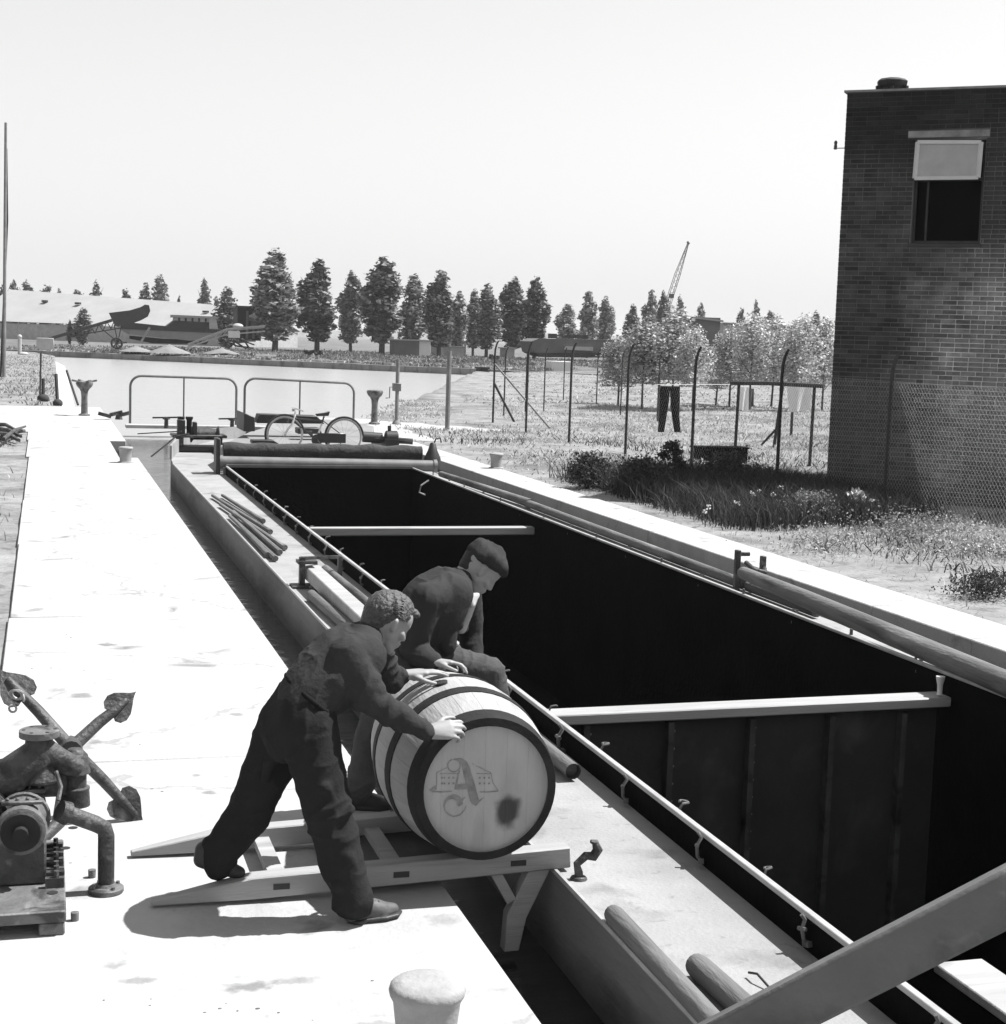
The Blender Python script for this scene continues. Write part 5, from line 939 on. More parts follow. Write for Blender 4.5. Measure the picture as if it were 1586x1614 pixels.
# ---------------------------------------------------------------- foreground rail
gr = thing('gangway_rail', 'blurred grey square rail crossing the bottom right corner close to the camera', 'rail', (1.5, 2.0, 0))
P, Q = atd(1090, 1667, 2.55), atd(1720, 1345, 2.25); b = MB(); d = (Q-P).normalized(); b.bar(P-d*1.1, Q+d*.5, .05, .078, up=(0,0,1)); b.build('rail', 'railgrey', gr, bevel=.006)
b = MB(); e = Q+d*.4; b.tube([(e.x, e.y, e.z-.04), (e.x, e.y, 0)], .03, 8); b.build('rail_post', 'greysteel', gr)
# ---------------------------------------------------------------- washing
cA, cB = at(1158, 726, 0), at(1276, 738, 0); wf = thing('washing_frame', 'rough pole washing frame in front of the young trees', 'frame', cA)
hA, hB = aty(1160, 604, cA.y).z, aty(1281, 608, cB.y).z
b = MB(); b.tube([cA, (cA.x+.02, cA.y, hA)], .035, 7); b.build('leg', 'post', wf); b = MB(); b.tube([cB, (cB.x+.02, cB.y, hB)], .035, 7); b.build('leg', 'post', wf)
p, q = Vector((cA.x, cA.y, hA)), Vector((cB.x, cB.y, hB)); b = MB(); b.tube([p-(q-p)*.1, p+(q-p)*.4+Vector((0,0,.02)), q+(q-p)*.13], .045, 7); b.build('crossbar', 'bark', wf)
cC = at(1220, 706, 0); wf2 = thing('washing_frame', 'farther leaning washing frame with drooping lines and pale laundry', 'frame', cC); hC = aty(1230, 605, cC.y).z
b = MB(); b.tube([cC, (cC.x+.16, cC.y, hC)], .04, 7); b.build('leg', 'post', wf2); cD = at(1247, 690, 0); b = MB(); b.tube([cD, (cD.x, cD.y, hC)], .04, 7); b.build('leg', 'post', wf2)
b = MB(); b.tube([(cC.x+.02, cC.y, .45), (cC.x-.25, cC.y+.2, .05)], .03, 6); b.build('brace', 'post', wf2)
b = MB(); l0, l1 = aty(1035, 606, 36), aty(1300, 606, 36.5); b.tube([l0+(l1-l0)*(i/10)+Vector((0,0,-.18*math.sin(PI*i/10)*0)) for i in range(11)], .006, 4); b.build('line', 'wire', wf2)
b = MB(); lp = at(1037, 666, 0); b.tube([lp, (lp.x, lp.y, hC)], .03, 6); b.build('leg', 'post', wf2)
def cloth(name, pts, m, lab, cat, D, dep=.05, wob=.03):
    nx, ny = 10, 12; b = MB(); V = []; (a0, a1, c1, c0) = [aty(*p_, D) for p_ in pts]
    for s_ in (0, 1):
        for j in range(ny+1):
            for i in range(nx+1):
                f, g_ = i/nx, j/ny; p_ = (a0*(1-f)+a1*f)*(1-g_)+(c0*(1-f)+c1*f)*g_; V.append(p_+Vector((0, s_*.012+wob*math.sin(f*9+g_*2)*(.3+g_), 0)))
    n = (nx+1)*(ny+1); F = []
    for j in range(ny):
        for i in range(nx): k = j*(nx+1)+i; F += [(k, k+1, k+nx+2, k+nx+1), (n+k, n+k+nx+1, n+k+nx+2, n+k+1)]
    for i in range(nx): F += [(i, n+i, n+i+1, i+1), (ny*(nx+1)+i, ny*(nx+1)+i+1, n+ny*(nx+1)+i+1, n+ny*(nx+1)+i)]
    for j in range(ny): k = j*(nx+1); F += [(k, k+nx+1, n+k+nx+1, n+k), (k+nx, n+k+nx, n+k+2*nx+1, k+2*nx+1)]
    b.add(V, F, True); return tag(b.build(name, m, sharp=1.2), lab, cat, 'laundry on the line')
cloth('towel', ((1164,610),(1181,610),(1179,650),(1165,645)), 'cloth_white', 'narrow white towel on the line beside the left leg of the washing frame', 'laundry', 36)
cloth('sheet', ((1240,606),(1280,607),(1276,646),(1246,650)), 'cloth_white', 'white sheet on the line beside the right leg of the washing frame', 'laundry', 36.3)
cloth('shirt', ((1180,612),(1189,613),(1187,640),(1181,645)), 'greywall', 'dark cloth hanging right of the narrow white towel', 'laundry', 36.1)
tr = thing('trousers', 'black trousers hanging on the line left of the washing frame', 'laundry', aty(1056, 680, 36), 0, 'laundry on the line')
b = MB()
for side in (-1, 1):
    path = [aty(1056+side*8, 609, 36), aty(1056+side*8, 618, 36), aty(1056+side*8.5, 630, 36), aty(1055+side*10, 655, 36), aty(1055+side*13, 681, 36)]
    n = 10; V = []
    for i, p_ in enumerate(path):
        rx_ = (.115,.13,.125,.10,.085)[i]; V += [p_+Vector((rx_*math.cos(2*PI*j/n), .05*math.sin(2*PI*j/n), 0)) for j in range(n)]
    b.add(V, [(i*n+j, i*n+(j+1)%n, (i+1)*n+(j+1)%n, (i+1)*n+j) for i in range(4) for j in range(n)]+[tuple(range(n)), tuple(reversed(range(4*n, 5*n)))], True)
b.build('legs', 'blackcloth', tr); b = MB(); b.mm(aty(1043, 616, 35.97), aty(1070, 609, 36.06)); b.build('waistband', 'blackcloth', tr)
p, q = at(1100, 727, 0), at(1174, 727, 0); b = MB(); b.mm((p.x, p.y, 0), (q.x, p.y+.4, .3)); b.mm((p.x-.03, p.y-.03, .27), (q.x+.03, p.y+.43, .31)); tag(b.build('trough', 'blackcloth', bevel=.01), 'low black trough on the ground behind the nearest bent fence post', 'trough')
heap('earth_heap', 'small dark earth heap behind the washing frame', 1200, 34, 1.2, .25, 'earth', 4).location = at(1205, 704, -.02)
# ================================================================ the two men
_ico = None
def ico_pts():
    global _ico
    if _ico is None:
        bm = bmesh.new(); bmesh.ops.create_icosphere(bm, subdivisions=3, radius=1); _ico = [v.co.copy() for v in bm.verts]; bm.free()
    return _ico
class Flesh:
    """rounded volumes (convex hulls of spheres) fused into one continuous surface"""
    def __init__(s): s.bm = bmesh.new()
    def hull(s, *sph):
        vs = [s.bm.verts.new(Vector(c)+p*r) for c, r in sph for p in ico_pts()]
        res = bmesh.ops.convex_hull(s.bm, input=vs)
        junk = list({v for v in res['geom_interior'] if isinstance(v, bmesh.types.BMVert)} | {v for v in res['geom_unused'] if isinstance(v, bmesh.types.BMVert)})
        if junk: bmesh.ops.delete(s.bm, geom=junk, context='VERTS')
        return s
    def chain(s, pts, rs):
        for i in range(len(pts)-1): s.hull((pts[i], rs[i]), (pts[i+1], rs[i+1]))
        return s
    def skin(s, name, m, parent, voxel, smooth=4, wrinkle=0.0, wsc=9.0, fine=0.0, seed=0.0, top=None):
        bmesh.ops.recalc_face_normals(s.bm, faces=s.bm.faces[:])
        me = bpy.data.meshes.new(name); s.bm.to_mesh(me); s.bm.free(); o = bpy.data.objects.new(name, me); COL.objects.link(o)
        r = o.modifiers.new('r', 'REMESH'); r.mode = 'VOXEL'; r.voxel_size = voxel; r.use_smooth_shade = True
        q = o.modifiers.new('s', 'SMOOTH'); q.factor = .5; q.iterations = smooth
        dg = bpy.context.evaluated_depsgraph_get(); me2 = bpy.data.meshes.new_from_object(o.evaluated_get(dg)); bpy.data.objects.remove(o)
        n = len(me2.vertices); co = np.empty(n*3, np.float32); me2.vertices.foreach_get('co', co); co = co.reshape(-1, 3)
        if wrinkle or fine:
            no = np.empty(n*3, np.float32); me2.vertices.foreach_get('normal', no); no = no.reshape(-1, 3); d = np.empty(n)
            for i in range(n):
                p = co[i]; x_, y_, z_ = float(p[0]), float(p[1]), float(p[2])
                a = mnoise.noise(Vector(((x_+z_*.5)*wsc*.7+seed, y_*wsc*.6, (z_-x_*.4)*wsc*1.9)))          # creases across the limbs
                a2 = mnoise.noise(Vector(((x_-z_*.5)*wsc*1.9, y_*wsc*.8+seed, (z_+x_*.6)*wsc*.75+3)))       # long drag folds
                w2 = max(0, .55+mnoise.noise(Vector((x_*wsc*.5-seed, y_*wsc*.5, z_*wsc*.5)))*1.3)
                d[i] = wrinkle*(((1-abs(a))**5-.35)*.75*w2*w2+((1-abs(a2))**4-.35)*.8)+(fine*mnoise.noise(Vector((x_*70, y_*70, z_*70+seed))) if fine else 0)
            co = co+no*d[:, None]
        iv = np.array(WM[parent].inverted()); co = co@iv[:3, :3].T+iv[:3, 3]
        me2.vertices.foreach_set('co', co.astype(np.float32).ravel()); me2.polygons.foreach_set('use_smooth', [True]*len(me2.polygons)); me2.update(); me2.name = name
        me2.materials.clear(); me2.materials.append(K[m]); return link(name, me2, parent)
def frame(f, up=(0,0,1)):
    f = Vector(f).normalized(); s = f.cross(Vector(up)).normalized(); return f, s, s.cross(f).normalized()    # forward, right, up
def head(B, c, f, up=(0,0,1), k=1.0):
    f, s, u = frame(f, up); L = lambda a, b_, c_: c+(f*a+s*b_+u*c_)*k
    B.hull((L(-.035,0,.035), .085*k), (L(.02,0,.045), .076*k), (L(-.01,0,.06), .075*k), (L(-.03,0,-.01), .07*k))
    B.hull((L(.03,0,.03), .066*k), (L(.052,0,-.045), .036*k), (L(0,.03,-.035), .04*k), (L(0,-.03,-.035), .04*k), (L(.03,.03,-.005), .035*k), (L(.03,-.03,-.005), .035*k))
    B.hull((L(.056,0,-.05), .03*k), (L(.07,0,-.088), .018*k), (L(.0,.035,-.055), .022*k), (L(.0,-.035,-.055), .022*k))
    B.hull((L(.090,0,.024), .008*k), (L(.106,0,-.018), .0105*k), (L(.092,.012,-.02), .009*k), (L(.092,-.012,-.02), .009*k))
    for q in (-1, 1):
        B.hull((L(.078,q*.012,.034), .012*k), (L(.068,q*.045,.032), .013*k)); B.hull((L(.066,q*.04,-.018), .018*k), (L(.05,q*.05,-.012), .018*k)); B.hull((L(.073,q*.03,.012), .011*k), (L(.072,q*.031,.012), .011*k))
        B.hull((L(-.012,q*.078,.028), .010*k), (L(-.022,q*.086,.018), .010*k), (L(-.012,q*.08,-.022), .008*k)); B.hull((L(-.002,q*.078,.02), .007*k), (L(-.004,q*.078,-.018), .007*k))
    B.hull((L(.091,.016,-.047), .007*k), (L(.096,0,-.045), .008*k), (L(.091,-.016,-.047), .007*k)); B.hull((L(.088,.014,-.061), .007*k), (L(.092,0,-.061), .009*k), (L(.088,-.014,-.061), .007*k))
    return L
def hand(B, w, d, n, side, curl=(.35,.5,.45), k=1.0, spread=.10, thumb=.9):
    """w wrist, d towards fingers, n out of the palm; side: +1 thumb on d x n side"""
    d = Vector(d).normalized(); n = Vector(n); n = (n-d*n.dot(d)).normalized(); t = d.cross(n).normalized()*side
    kn = []
    for i in range(4):
        lat = (.031-.0205*i); ln = (.088,.092,.087,.078)[i]; kn.append(w+(d*ln+t*lat-n*(.002 if i in (1,2) else 0))*k)
    B.hull((w, .024*k), (w+t*.012*k, .021*k), (w-t*.012*k, .021*k), *[(q-d*.008*k, .0125*k) for q in kn])
    B.hull((w+(d*.03+t*.02+n*.01)*k, .018*k), (w+(d*.055+t*.028+n*.006)*k, .014*k))
    for i in range(4):
        fl = (.041,.046,.043,.033)[i]; dd = (d+t*(spread*(1.5-i)/1.5)).normalized(); ax = dd.cross(n).normalized(); p = kn[i]; r = (.0092,.0095,.009,.0082)[i]; ang = 0
        for j in range(3):
            ang += curl[j]*(1+.10*(i-1.5)*(1 if j == 0 else .5)); e = dd*math.cos(ang)+n*math.sin(ang); q = p+e*fl*(1,.66,.52)[j]*k; B.hull((p, r*k*(1,.93,.86)[j]), (q, r*k*(.93,.86,.76)[j])); p = q
    a = w+(d*.032+t*.030+n*.008)*k; e = (d*.62+t*thumb*.7+n*.32).normalized(); b_ = a+e*.042*k; e2 = (d*.85+t*.25+n*.35).normalized(); c = b_+e2*.031*k; e3 = (d*.95+t*.0+n*.3).normalized()
    B.hull((a, .014*k), (b_, .011*k)); B.hull((b_, .0108*k), (c, .0098*k)); B.hull((c, .0098*k), (c+e3*.022*k, .0078*k))
def shoe(B, heel, toe, w=.042, h=.05):
    heel = Vector(heel); toe = Vector(toe); d = (toe-heel); s = d.cross(Vector((0,0,1))).normalized()
    B.hull((heel+Vector((0,0,.034)), .034), (heel+d*.30+Vector((0,0,.03)), .032), (heel+d*.12+Vector((0,0,.075)), .040))
    B.hull((heel+d*.25+Vector((0,0,.06)), .042), (heel+d*.62+s*.012+Vector((0,0,.034)), .036), (heel+d*.62-s*.012+Vector((0,0,.034)), .036))
    B.hull((heel+d*.60+s*.016+Vector((0,0,.032)), .033), (heel+d*.60-s*.016+Vector((0,0,.032)), .033), (heel+d*.90+Vector((0,0,.026)), .026))
    B.hull((heel+Vector((0,0,.008)), .012), (heel+d*.25+s*.03+Vector((0,0,.008)), .010), (heel+d*.25-s*.03+Vector((0,0,.008)), .010), (heel+d*.62+s*.042+Vector((0,0,.008)), .010), (heel+d*.62-s*.042+Vector((0,0,.008)), .010), (heel+d*.94+Vector((0,0,.009)), .010))
Q = aty
# ---- man in work clothes, pushing with both hands
m1 = thing('person', 'bare-headed man in dark work clothes leaning forward to push the barrel by its rim', 'person', (1.0, 6.4, 0))
hipN, hipF = Q(484,1142,6.32), Q(452,1140,6.52); pel = (hipN+hipF)/2
kneN, ankN = Q(520,1288,6.26), Q(553,1413,6.22); heelN, toeN = at(545,1456,0), at(626,1443,0)
kneF, ankF = Q(392,1285,6.58), Q(340,1352,6.60)
waist = Q(494,1088,6.43); chest = Q(538,1048,6.48); uch = Q(562,1026,6.51); shN, shF = Q(549,1034,6.33), Q(588,1013,6.70)
elN, wrN = Q(590,1108,6.27), Q(672,1153,6.30); elF, wrF = Q(606,1072,6.84), Q(634,1066,6.84)
nb = Q(574,1006,6.54); hc = Q(611,984,6.56)
lat = Vector((0,1,0)); B = Flesh()
f1 = Vector((.78,.26,-.52)); L1 = head(B, hc, f1)
B.hull((nb, .06), (L1(-.03,0,-.06), .056)); B.hull((nb, .06), (uch, .08)); B.hull((uch-lat*.1, .08), (uch+lat*.1, .08), (chest-lat*.08, .10), (chest+lat*.08, .10)); B.hull((chest-lat*.08, .10), (chest+lat*.08, .10), (waist-lat*.06, .09), (waist+lat*.06, .09)); B.hull((waist-lat*.06, .09), (waist+lat*.06, .09), (hipN, .09), (hipF, .09))
B.chain([uch, shN, elN, wrN], [.07,.055,.042,.026]); B.chain([uch, shF, elF, wrF], [.07,.055,.042,.026])
B.chain([hipN, kneN, ankN], [.085,.055,.04]); B.chain([hipF, kneF, ankF], [.085,.055,.04]); B.hull((ankN, .04), (heelN+Vector((.02,0,.05)), .035)); B.hull((heelN+Vector((.02,0,.05)), .035), (toeN+Vector((-.05,0,.03)), .025))
hand(B, Q(680,1153,6.30), Vector((1,-.05,.08)), Vector((.15,.75,-.6)), 1, (.45,.75,.55), 1.05, .12)
hand(B, Q(640,1064,6.84), Vector((1,.12,.10)), Vector((.05,0,-1)), -1, (.12,.22,.2), 1.05, .16)
B.skin('body', 'skin', m1, .0052, 3)
J = Flesh()
J.hull((uch-lat*.12, .10), (uch+lat*.12, .10), (chest-lat*.09, .138), (chest+lat*.09, .138)); J.hull((chest-lat*.09, .138), (chest+lat*.09, .138), (waist-lat*.07, .122), (waist+lat*.07, .122))
wl_ = Q(480,1108,6.42); J.hull((waist-lat*.07, .122), (waist+lat*.07, .122), (wl_-lat*.08, .112), (wl_+lat*.08, .112)); J.hull((nb-lat*.03, .072), (nb+lat*.03, .072), (uch-lat*.13, .09), (uch+lat*.13, .09))
J.hull((uch-lat*.1, .1), (shN, .078)); J.hull((uch+lat*.1, .1), (shF, .078))
for s_, e_, w_ in ((shN, elN, wrN), (shF, elF, wrF)):
    J.chain([s_, s_+(e_-s_)*.5, e_], [.080,.070,.062]); J.chain([e_, e_+(w_-e_)*.45, w_-(w_-e_).normalized()*.02], [.060,.056,.040])
    a = (w_-e_).normalized(); J.hull((w_-a*.025, .043), (w_-a*.005, .042))
    for t, r in ((.2,.064),(.42,.060)): pp = e_+(w_-e_)*t; J.hull((pp+Vector((0,-.012,.02)), r*.72), (pp+a*.012+Vector((0,-.01,-.02)), r*.74))
    for t in (.62,.8): pp = s_+(e_-s_)*t; J.hull((pp+Vector((.02,-.01,.015)), .052), (pp+Vector((-.03,0,-.02)), .056))
f_, s_, u_ = frame((nb-uch)); 
J.hull((nb+Vector((.02,-.045,-.01)), .024), (nb+Vector((-.03,-.05,.03)), .022)); J.hull((nb+Vector((-.03,-.03,.035)), .03), (nb+Vector((-.03,.04,.035)), .03))
J.skin('jacket', 'jacket_a', m1, .0065, 7, .010, 7, .0016, 3.3)
T = Flesh(); wa_ = Q(476,1112,6.42)
T.hull((wa_-lat*.085, .108), (wa_+lat*.085, .108), (hipN, .125), (hipF, .125)); T.hull((hipN, .125), (hipF, .125), (Q(455,1165,6.40), .10))
T.chain([hipN, hipN+(kneN-hipN)*.5, kneN, kneN+(ankN-kneN)*.55, ankN+Vector((.0,0,.02))], [.122,.108,.098,.092,.076]); T.hull((ankN+Vector((0,0,.05)), .076), (ankN+Vector((-.01,0,-.02)), .070))
T.chain([hipF, hipF+(kneF-hipF)*.5, kneF, kneF+(ankF-kneF)*.55, ankF], [.122,.104,.092,.084,.070])
for c, r, w in ((Q(490,1200,6.25), .028, (.09,0,-.02)), (Q(533,1292,6.19), .028, (.05,0,.04)), (Q(548,1350,6.17), .03, (.03,0,-.05)), (Q(532,1395,6.17), .03, (.07,0,-.02)), (Q(478,1165,6.22), .03, (.08,.0,.05)), (Q(512,1240,6.19), .026, (.05,0,-.08)), (Q(430,1190,6.42), .03, (-.03,0,-.1))): T.hull((c, r), (c+Vector(w), r*.6))
for a_, rr_ in ((ankN, .078), (ankF, .070)): T.hull((a_+Vector((0,0,.03)), rr_), (a_+Vector((.015,0,-.02)), rr_*1.05))
T.skin('trousers', 'trouser_a', m1, .0068, 7, .011, 6, .0012, 8.1)
bl = Flesh(); 
for i in range(16):
    a0, a1 = i*PI/8, (i+1)*PI/8; ax_ = (waist-wa_).normalized(); uu = ax_.cross(lat).normalized(); c = wa_+ax_*.055
    e = lambda a: c+uu*(.122*math.cos(a))+lat*(.20*math.sin(a)); bl.hull((e(a0), .012), (e(a1), .012))
bl.skin('belt', 'belt', m1, .008, 1)
S = Flesh(); shoe(S, heelN+Vector((.02,0,.006)), toeN+Vector((0,0,.006))); S.skin('shoe', 'shoe', m1, .0055, 2)
S = Flesh(); d = toeN-heelN; sd = d.cross(Vector((0,0,1))).normalized(); hh = heelN+Vector((.02,0,0)); S.hull(*[(hh+d*f+sd*w+Vector((0,0,.010)), .010) for f, w in ((-.02,0),(.1,.034),(.1,-.034),(.24,.03),(.24,-.03))]); S.hull(*[(hh+d*f+sd*w+Vector((0,0,.016)), .009) for f, w in ((.2,.03),(.2,-.03),(.6,.046),(.6,-.046),(.85,.034),(.85,-.034),(.97,0))]); S.skin('sole', 'shoe_dark', m1, .005, 1)
S = Flesh()
for f in (.34,.42,.50): S.hull((hh+d*f+sd*.02+Vector((0,0,.092-.07*(f-.34))), .0045), (hh+d*f-sd*.02+Vector((0,0,.092-.07*(f-.34))), .0045))
S.skin('laces', 'shoe_dark', m1, .0035, 1)
S = Flesh(); hF = Q(318,1362,6.60); tF = Q(374,1375,6.58); d = tF-hF; hF.z = max(hF.z, .10)
S.hull((hF+Vector((0,0,.02)), .036), (hF+Vector((.01,0,.06)), .04), (ankF, .045)); S.hull((hF+Vector((0,0,.02)), .036), (hF+d*.6+Vector((0,0,.012)), .037)); S.hull((hF+d*.55+Vector((0,0,.012)), .038), (hF+d*1.05+Vector((0,0,.0)), .028)); S.skin('shoe', 'shoe_dark', m1, .0065, 2)
Hh = Flesh(); rr = random.Random(2)
Hh.hull((L1(-.042,0,.045), .090), (L1(.01,0,.075), .072), (L1(-.02,0,.07), .078)); Hh.hull((L1(-.05,0,.03), .084), (L1(-.065,0,-.025), .058))
for k in range(16): a = (k/15-.5)*1.5; p = L1(.066+.012*math.cos(a*2), .055*math.sin(a), .082+.02*math.cos(a)); Hh.hull((p, .018), (p+(L1(.02,0,.0)-L1(0,0,0)), .013))
Hh.skin('hair', 'hair_fair', m1, .005, 1, .003, 45, .0015, 2)
lk = []; lf = []
for k in range(1500):
    a = rr.uniform(-1.6, 1.6); t = rr.uniform(-.75, 1.0)
    n_ = Vector((math.sin(t*1.35)*math.cos(a)*.95, math.sin(a), math.cos(t*1.35)*math.cos(a))); base = L1(-.025+.088*n_.x, .084*n_.y, .045+.088*n_.z)
    if n_.z < -.1 and t > 0: continue
    nw = (L1(*n_)-L1(0,0,0)).normalized(); fw = (L1(1, rr.uniform(-.5,.5), rr.uniform(-.25,.25))-L1(0,0,0)).normalized()*(1 if t > -.3 else -.6); tn = (fw-nw*fw.dot(nw)).normalized(); sd = tn.cross(nw); ln = rr.uniform(.018,.036)*(1.25 if t > .4 else 1); r0 = rr.uniform(.0022,.0038); o = len(lk); cl = rr.uniform(-.006,.006)
    for q, (f_, h_, r_2) in enumerate(((0,0,1),(.5,.009,.9),(1,.006,.25))):
        c = base+tn*ln*f_+nw*h_+sd*cl*f_
        for j in range(3): lk.append(c+(sd*math.cos(j*2.094)+nw*math.sin(j*2.094))*r0*r_2)
    for q in range(2):
        for j in range(3): lf.append((o+q*3+j, o+q*3+(j+1)%3, o+q*3+3+(j+1)%3, o+q*3+3+j))
iv = WM[m1].inverted(); hl = np_mesh('hair_locks', np.array([iv @ v for v in lk]), np.array(lf), 'hair_fair', m1); hl['kind'] = 'stuff'
# ---- man in beret behind the barrel
ft = at(565, 1274, 0); Y2 = ft.y-.25
m2 = thing('person', 'man in a beret and open dark jacket stooping behind the barrel', 'person', (ft.x+.4, ft.y, 0))
h2N, h2F = Q(632,1052,Y2-.05), Q(660,1040,Y2+.17); k2N, a2N = Q(588,1158,Y2+.08), Q(566,1245,ft.y); k2F = Q(772,1060,Y2+.08); a2F = Q(800,1190,Y2+.1); a2F.z = DZ+.10
w2 = Q(650,1000,Y2+.05); c2 = Q(682,955,Y2+.03); u2 = Q(704,930,Y2+.03); s2N, s2F = Q(672,945,Y2-.18), Q(735,930,Y2+.23)
e2N, r2N = Q(652,1024,Y2-.16), Q(684,1044,Y2-.30); e2F, r2F = Q(742,1000,Y2+.24), Q(748,1040,Y2+.16)
n2 = Q(722,916,Y2+.04); hc2 = Q(756,900,Y2+.05)
B = Flesh(); f2 = Vector((.66,-.02,-.74)); L2 = head(B, hc2, f2, (.3,0,1))
B.hull((n2, .058), (L2(-.035,0,-.055), .055)); B.hull((n2, .058), (u2, .08)); B.hull((u2-lat*.1, .08), (u2+lat*.1, .08), (w2-lat*.06, .09), (w2+lat*.06, .09)); B.hull((w2-lat*.06, .09), (w2+lat*.06, .09), (h2N, .09), (h2F, .09))
B.chain([u2, s2N, e2N, r2N], [.07,.055,.042,.026]); B.chain([u2, s2F, e2F, r2F], [.07,.055,.042,.026]); B.chain([h2N, k2N, a2N], [.085,.055,.04]); B.chain([h2F, k2F, a2F], [.085,.055,.04]); B.hull((a2N, .04), (a2N+Vector((.02,0,-.05)), .034)); B.hull((a2F, .04), (a2F+Vector((.02,0,-.05)), .034))
hand(B, r2N, Vector((1,-.1,-.02)), Vector((.1,-.2,-1)), -1, (.25,.5,.5), .95, .12); hand(B, r2F, Vector((.6,-.3,-.5)), Vector((-.3,.1,-1)), 1, (.3,.4,.3), .95, .1)
B.skin('body', 'skin', m2, .0055, 3)
J = Flesh(); J.hull((u2-lat*.13, .10), (u2+lat*.13, .10), (c2-lat*.10, .14), (c2+lat*.10, .14)); J.hull((c2-lat*.10, .14), (c2+lat*.10, .14), (w2-lat*.08, .13), (w2+lat*.08, .13)); hm = Q(655,1045,Y2+.05); J.hull((w2-lat*.08, .13), (w2+lat*.08, .13), (hm-lat*.1, .13), (hm+lat*.1, .13))
J.hull((n2-lat*.03, .066), (n2+lat*.03, .066), (u2-lat*.13, .09), (u2+lat*.13, .09)); J.hull((u2-lat*.1, .1), (s2N, .08)); J.hull((u2+lat*.1, .1), (s2F, .08))
for s_, e_, w_ in ((s2N, e2N, r2N), (s2F, e2F, r2F)): J.chain([s_, e_, w_-(w_-e_).normalized()*.02], [.082,.066,.046])
J.hull((n2+Vector((-.05,-.03,.045)), .024), (n2+Vector((-.05,.05,.045)), .024)); J.hull((n2+Vector((-.05,-.03,.045)), .024), (n2+Vector((.02,-.065,-.03)), .024)); J.hull((n2+Vector((.02,-.065,-.03)), .026), (Q(722,985,Y2-.1), .028))
J.hull((c2+Vector((.02,-.1,-.04)), .09), (Q(700,1015,Y2-.1), .06)); J.hull((c2+Vector((.1,.1,-.04)), .08), (Q(728,990,Y2+.14), .04))
J.skin('jacket', 'jacket_b', m2, .007, 7, .008, 7, .0016, 5.5)
S = Flesh(); S.hull((Q(746,945,Y2+.02), .022), (Q(727,990,Y2+.03), .03)); S.hull((Q(738,940,Y2-.10), .014), (Q(745,955,Y2-.09), .012), (Q(752,938,Y2-.05), .014)); S.skin('shirt', 'shirt', m2, .0075, 2, .004, 12)
T = Flesh(); T.hull((hm-lat*.09, .11), (hm+lat*.09, .11), (h2N, .12), (h2F, .12)); T.chain([h2N, (h2N+k2N)/2, k2N, (k2N+a2N)/2, a2N], [.12,.10,.088,.08,.072]); T.chain([h2F, (h2F+k2F)/2, k2F], [.115,.10,.080]); T.chain([k2F, (k2F+a2F)/2, a2F], [.080,.076,.07]); T.skin('trousers', 'trouser_b', m2, .007, 7, .008, 7, .0016, 1.1)
S = Flesh(); shoe(S, ft+Vector((-.06,0,0)), ft+Vector((.20,-.05,0))); S.skin('shoe', 'shoe_dark', m2, .007, 2)
S = Flesh(); c = Vector((a2F.x, a2F.y, DZ)); shoe(S, c+Vector((-.06,0,0)), c+Vector((.20,-.05,0))); S.skin('shoe', 'shoe_dark', m2, .007, 2)
Hh = Flesh(); Hh.hull((L2(-.05,0,.03), .074), (L2(-.05,0,-.025), .056)); Hh.skin('hair', 'blackthing', m2, .0065, 2, .004, 30)
Bt = Flesh(); Bt.hull((L2(-.105,.0,.05), .034), (L2(-.09,.0,.085), .045), (L2(-.06,.075,.055), .034), (L2(-.06,-.075,.055), .034), (L2(-.05,.07,.075), .04), (L2(-.05,-.07,.075), .04), (L2(.05,.055,.09), .036), (L2(.05,-.055,.09), .036), (L2(.085,0,.085), .03), (L2(-.01,0,.115), .05)); Bt.skin('beret', 'beret', m2, .0065, 4, .006, 14)
Bt = Flesh()
for i in range(18):
    a0, a1 = i*PI/9, (i+1)*PI/9; e = lambda a: L2(-.012+.092*math.cos(a), .084*math.sin(a), .062+.008*math.cos(a)); Bt.hull((e(a0), .012), (e(a1), .012))
Bt.skin('beret_band', 'blackthing', m2, .007, 1)
# ================================================================ grass and weeds
def grass(name, pts, hmin, hmax, wid, m, seed, lean=.5, label=None, ground=0.0):
    r = np.random.default_rng(seed); n = len(pts); a = r.random(n)*2*PI; h = hmin+(hmax-hmin)*r.random(n)**1.6; w = wid*(.6+.8*r.random(n)); l = r.normal(0, lean, (n, 2))*h[:, None]
    ca, sa = np.cos(a)*w/2, np.sin(a)*w/2; x, y = pts[:, 0], pts[:, 1]; z = pts[:, 2] if pts.shape[1] > 2 else np.full(n, ground)
    V = np.stack([np.stack([x-ca, y-sa, z-.02], 1), np.stack([x+ca, y+sa, z-.02], 1), np.stack([x+l[:, 0]*.4+ca*.7, y+l[:, 1]*.4+sa*.7, z+h*.6], 1), np.stack([x+l[:, 0], y+l[:, 1], z+h*.95], 1), np.stack([x+l[:, 0]*.4-ca*.7, y+l[:, 1]*.4-sa*.7, z+h*.6], 1)], 1).reshape(-1, 3)
    o = np.arange(n)*5; F = np.stack([np.stack([o, o+1, o+2], 1), np.stack([o, o+2, o+4], 1), np.stack([o+4, o+2, o+3], 1)], 1).reshape(-1, 3)
    ob = np_mesh(name, V, F, m); ob['kind'] = 'stuff'
    if label: ob['label'] = label
    return ob
def field(n, fx, y0, y1, seed, keep=None, pw=2.0):
    r = np.random.default_rng(seed); u = r.random(n); y = y0*(y1/y0)**u if pw else y0+(y1-y0)*u; a, b_ = fx(y); x = a+(b_-a)*r.random(n); p = np.stack([x, y], 1)
    if keep is not None:
        k = np.array([keep(q[0], q[1]) for q in p]); p = p[r.random(n) < k]
    return p
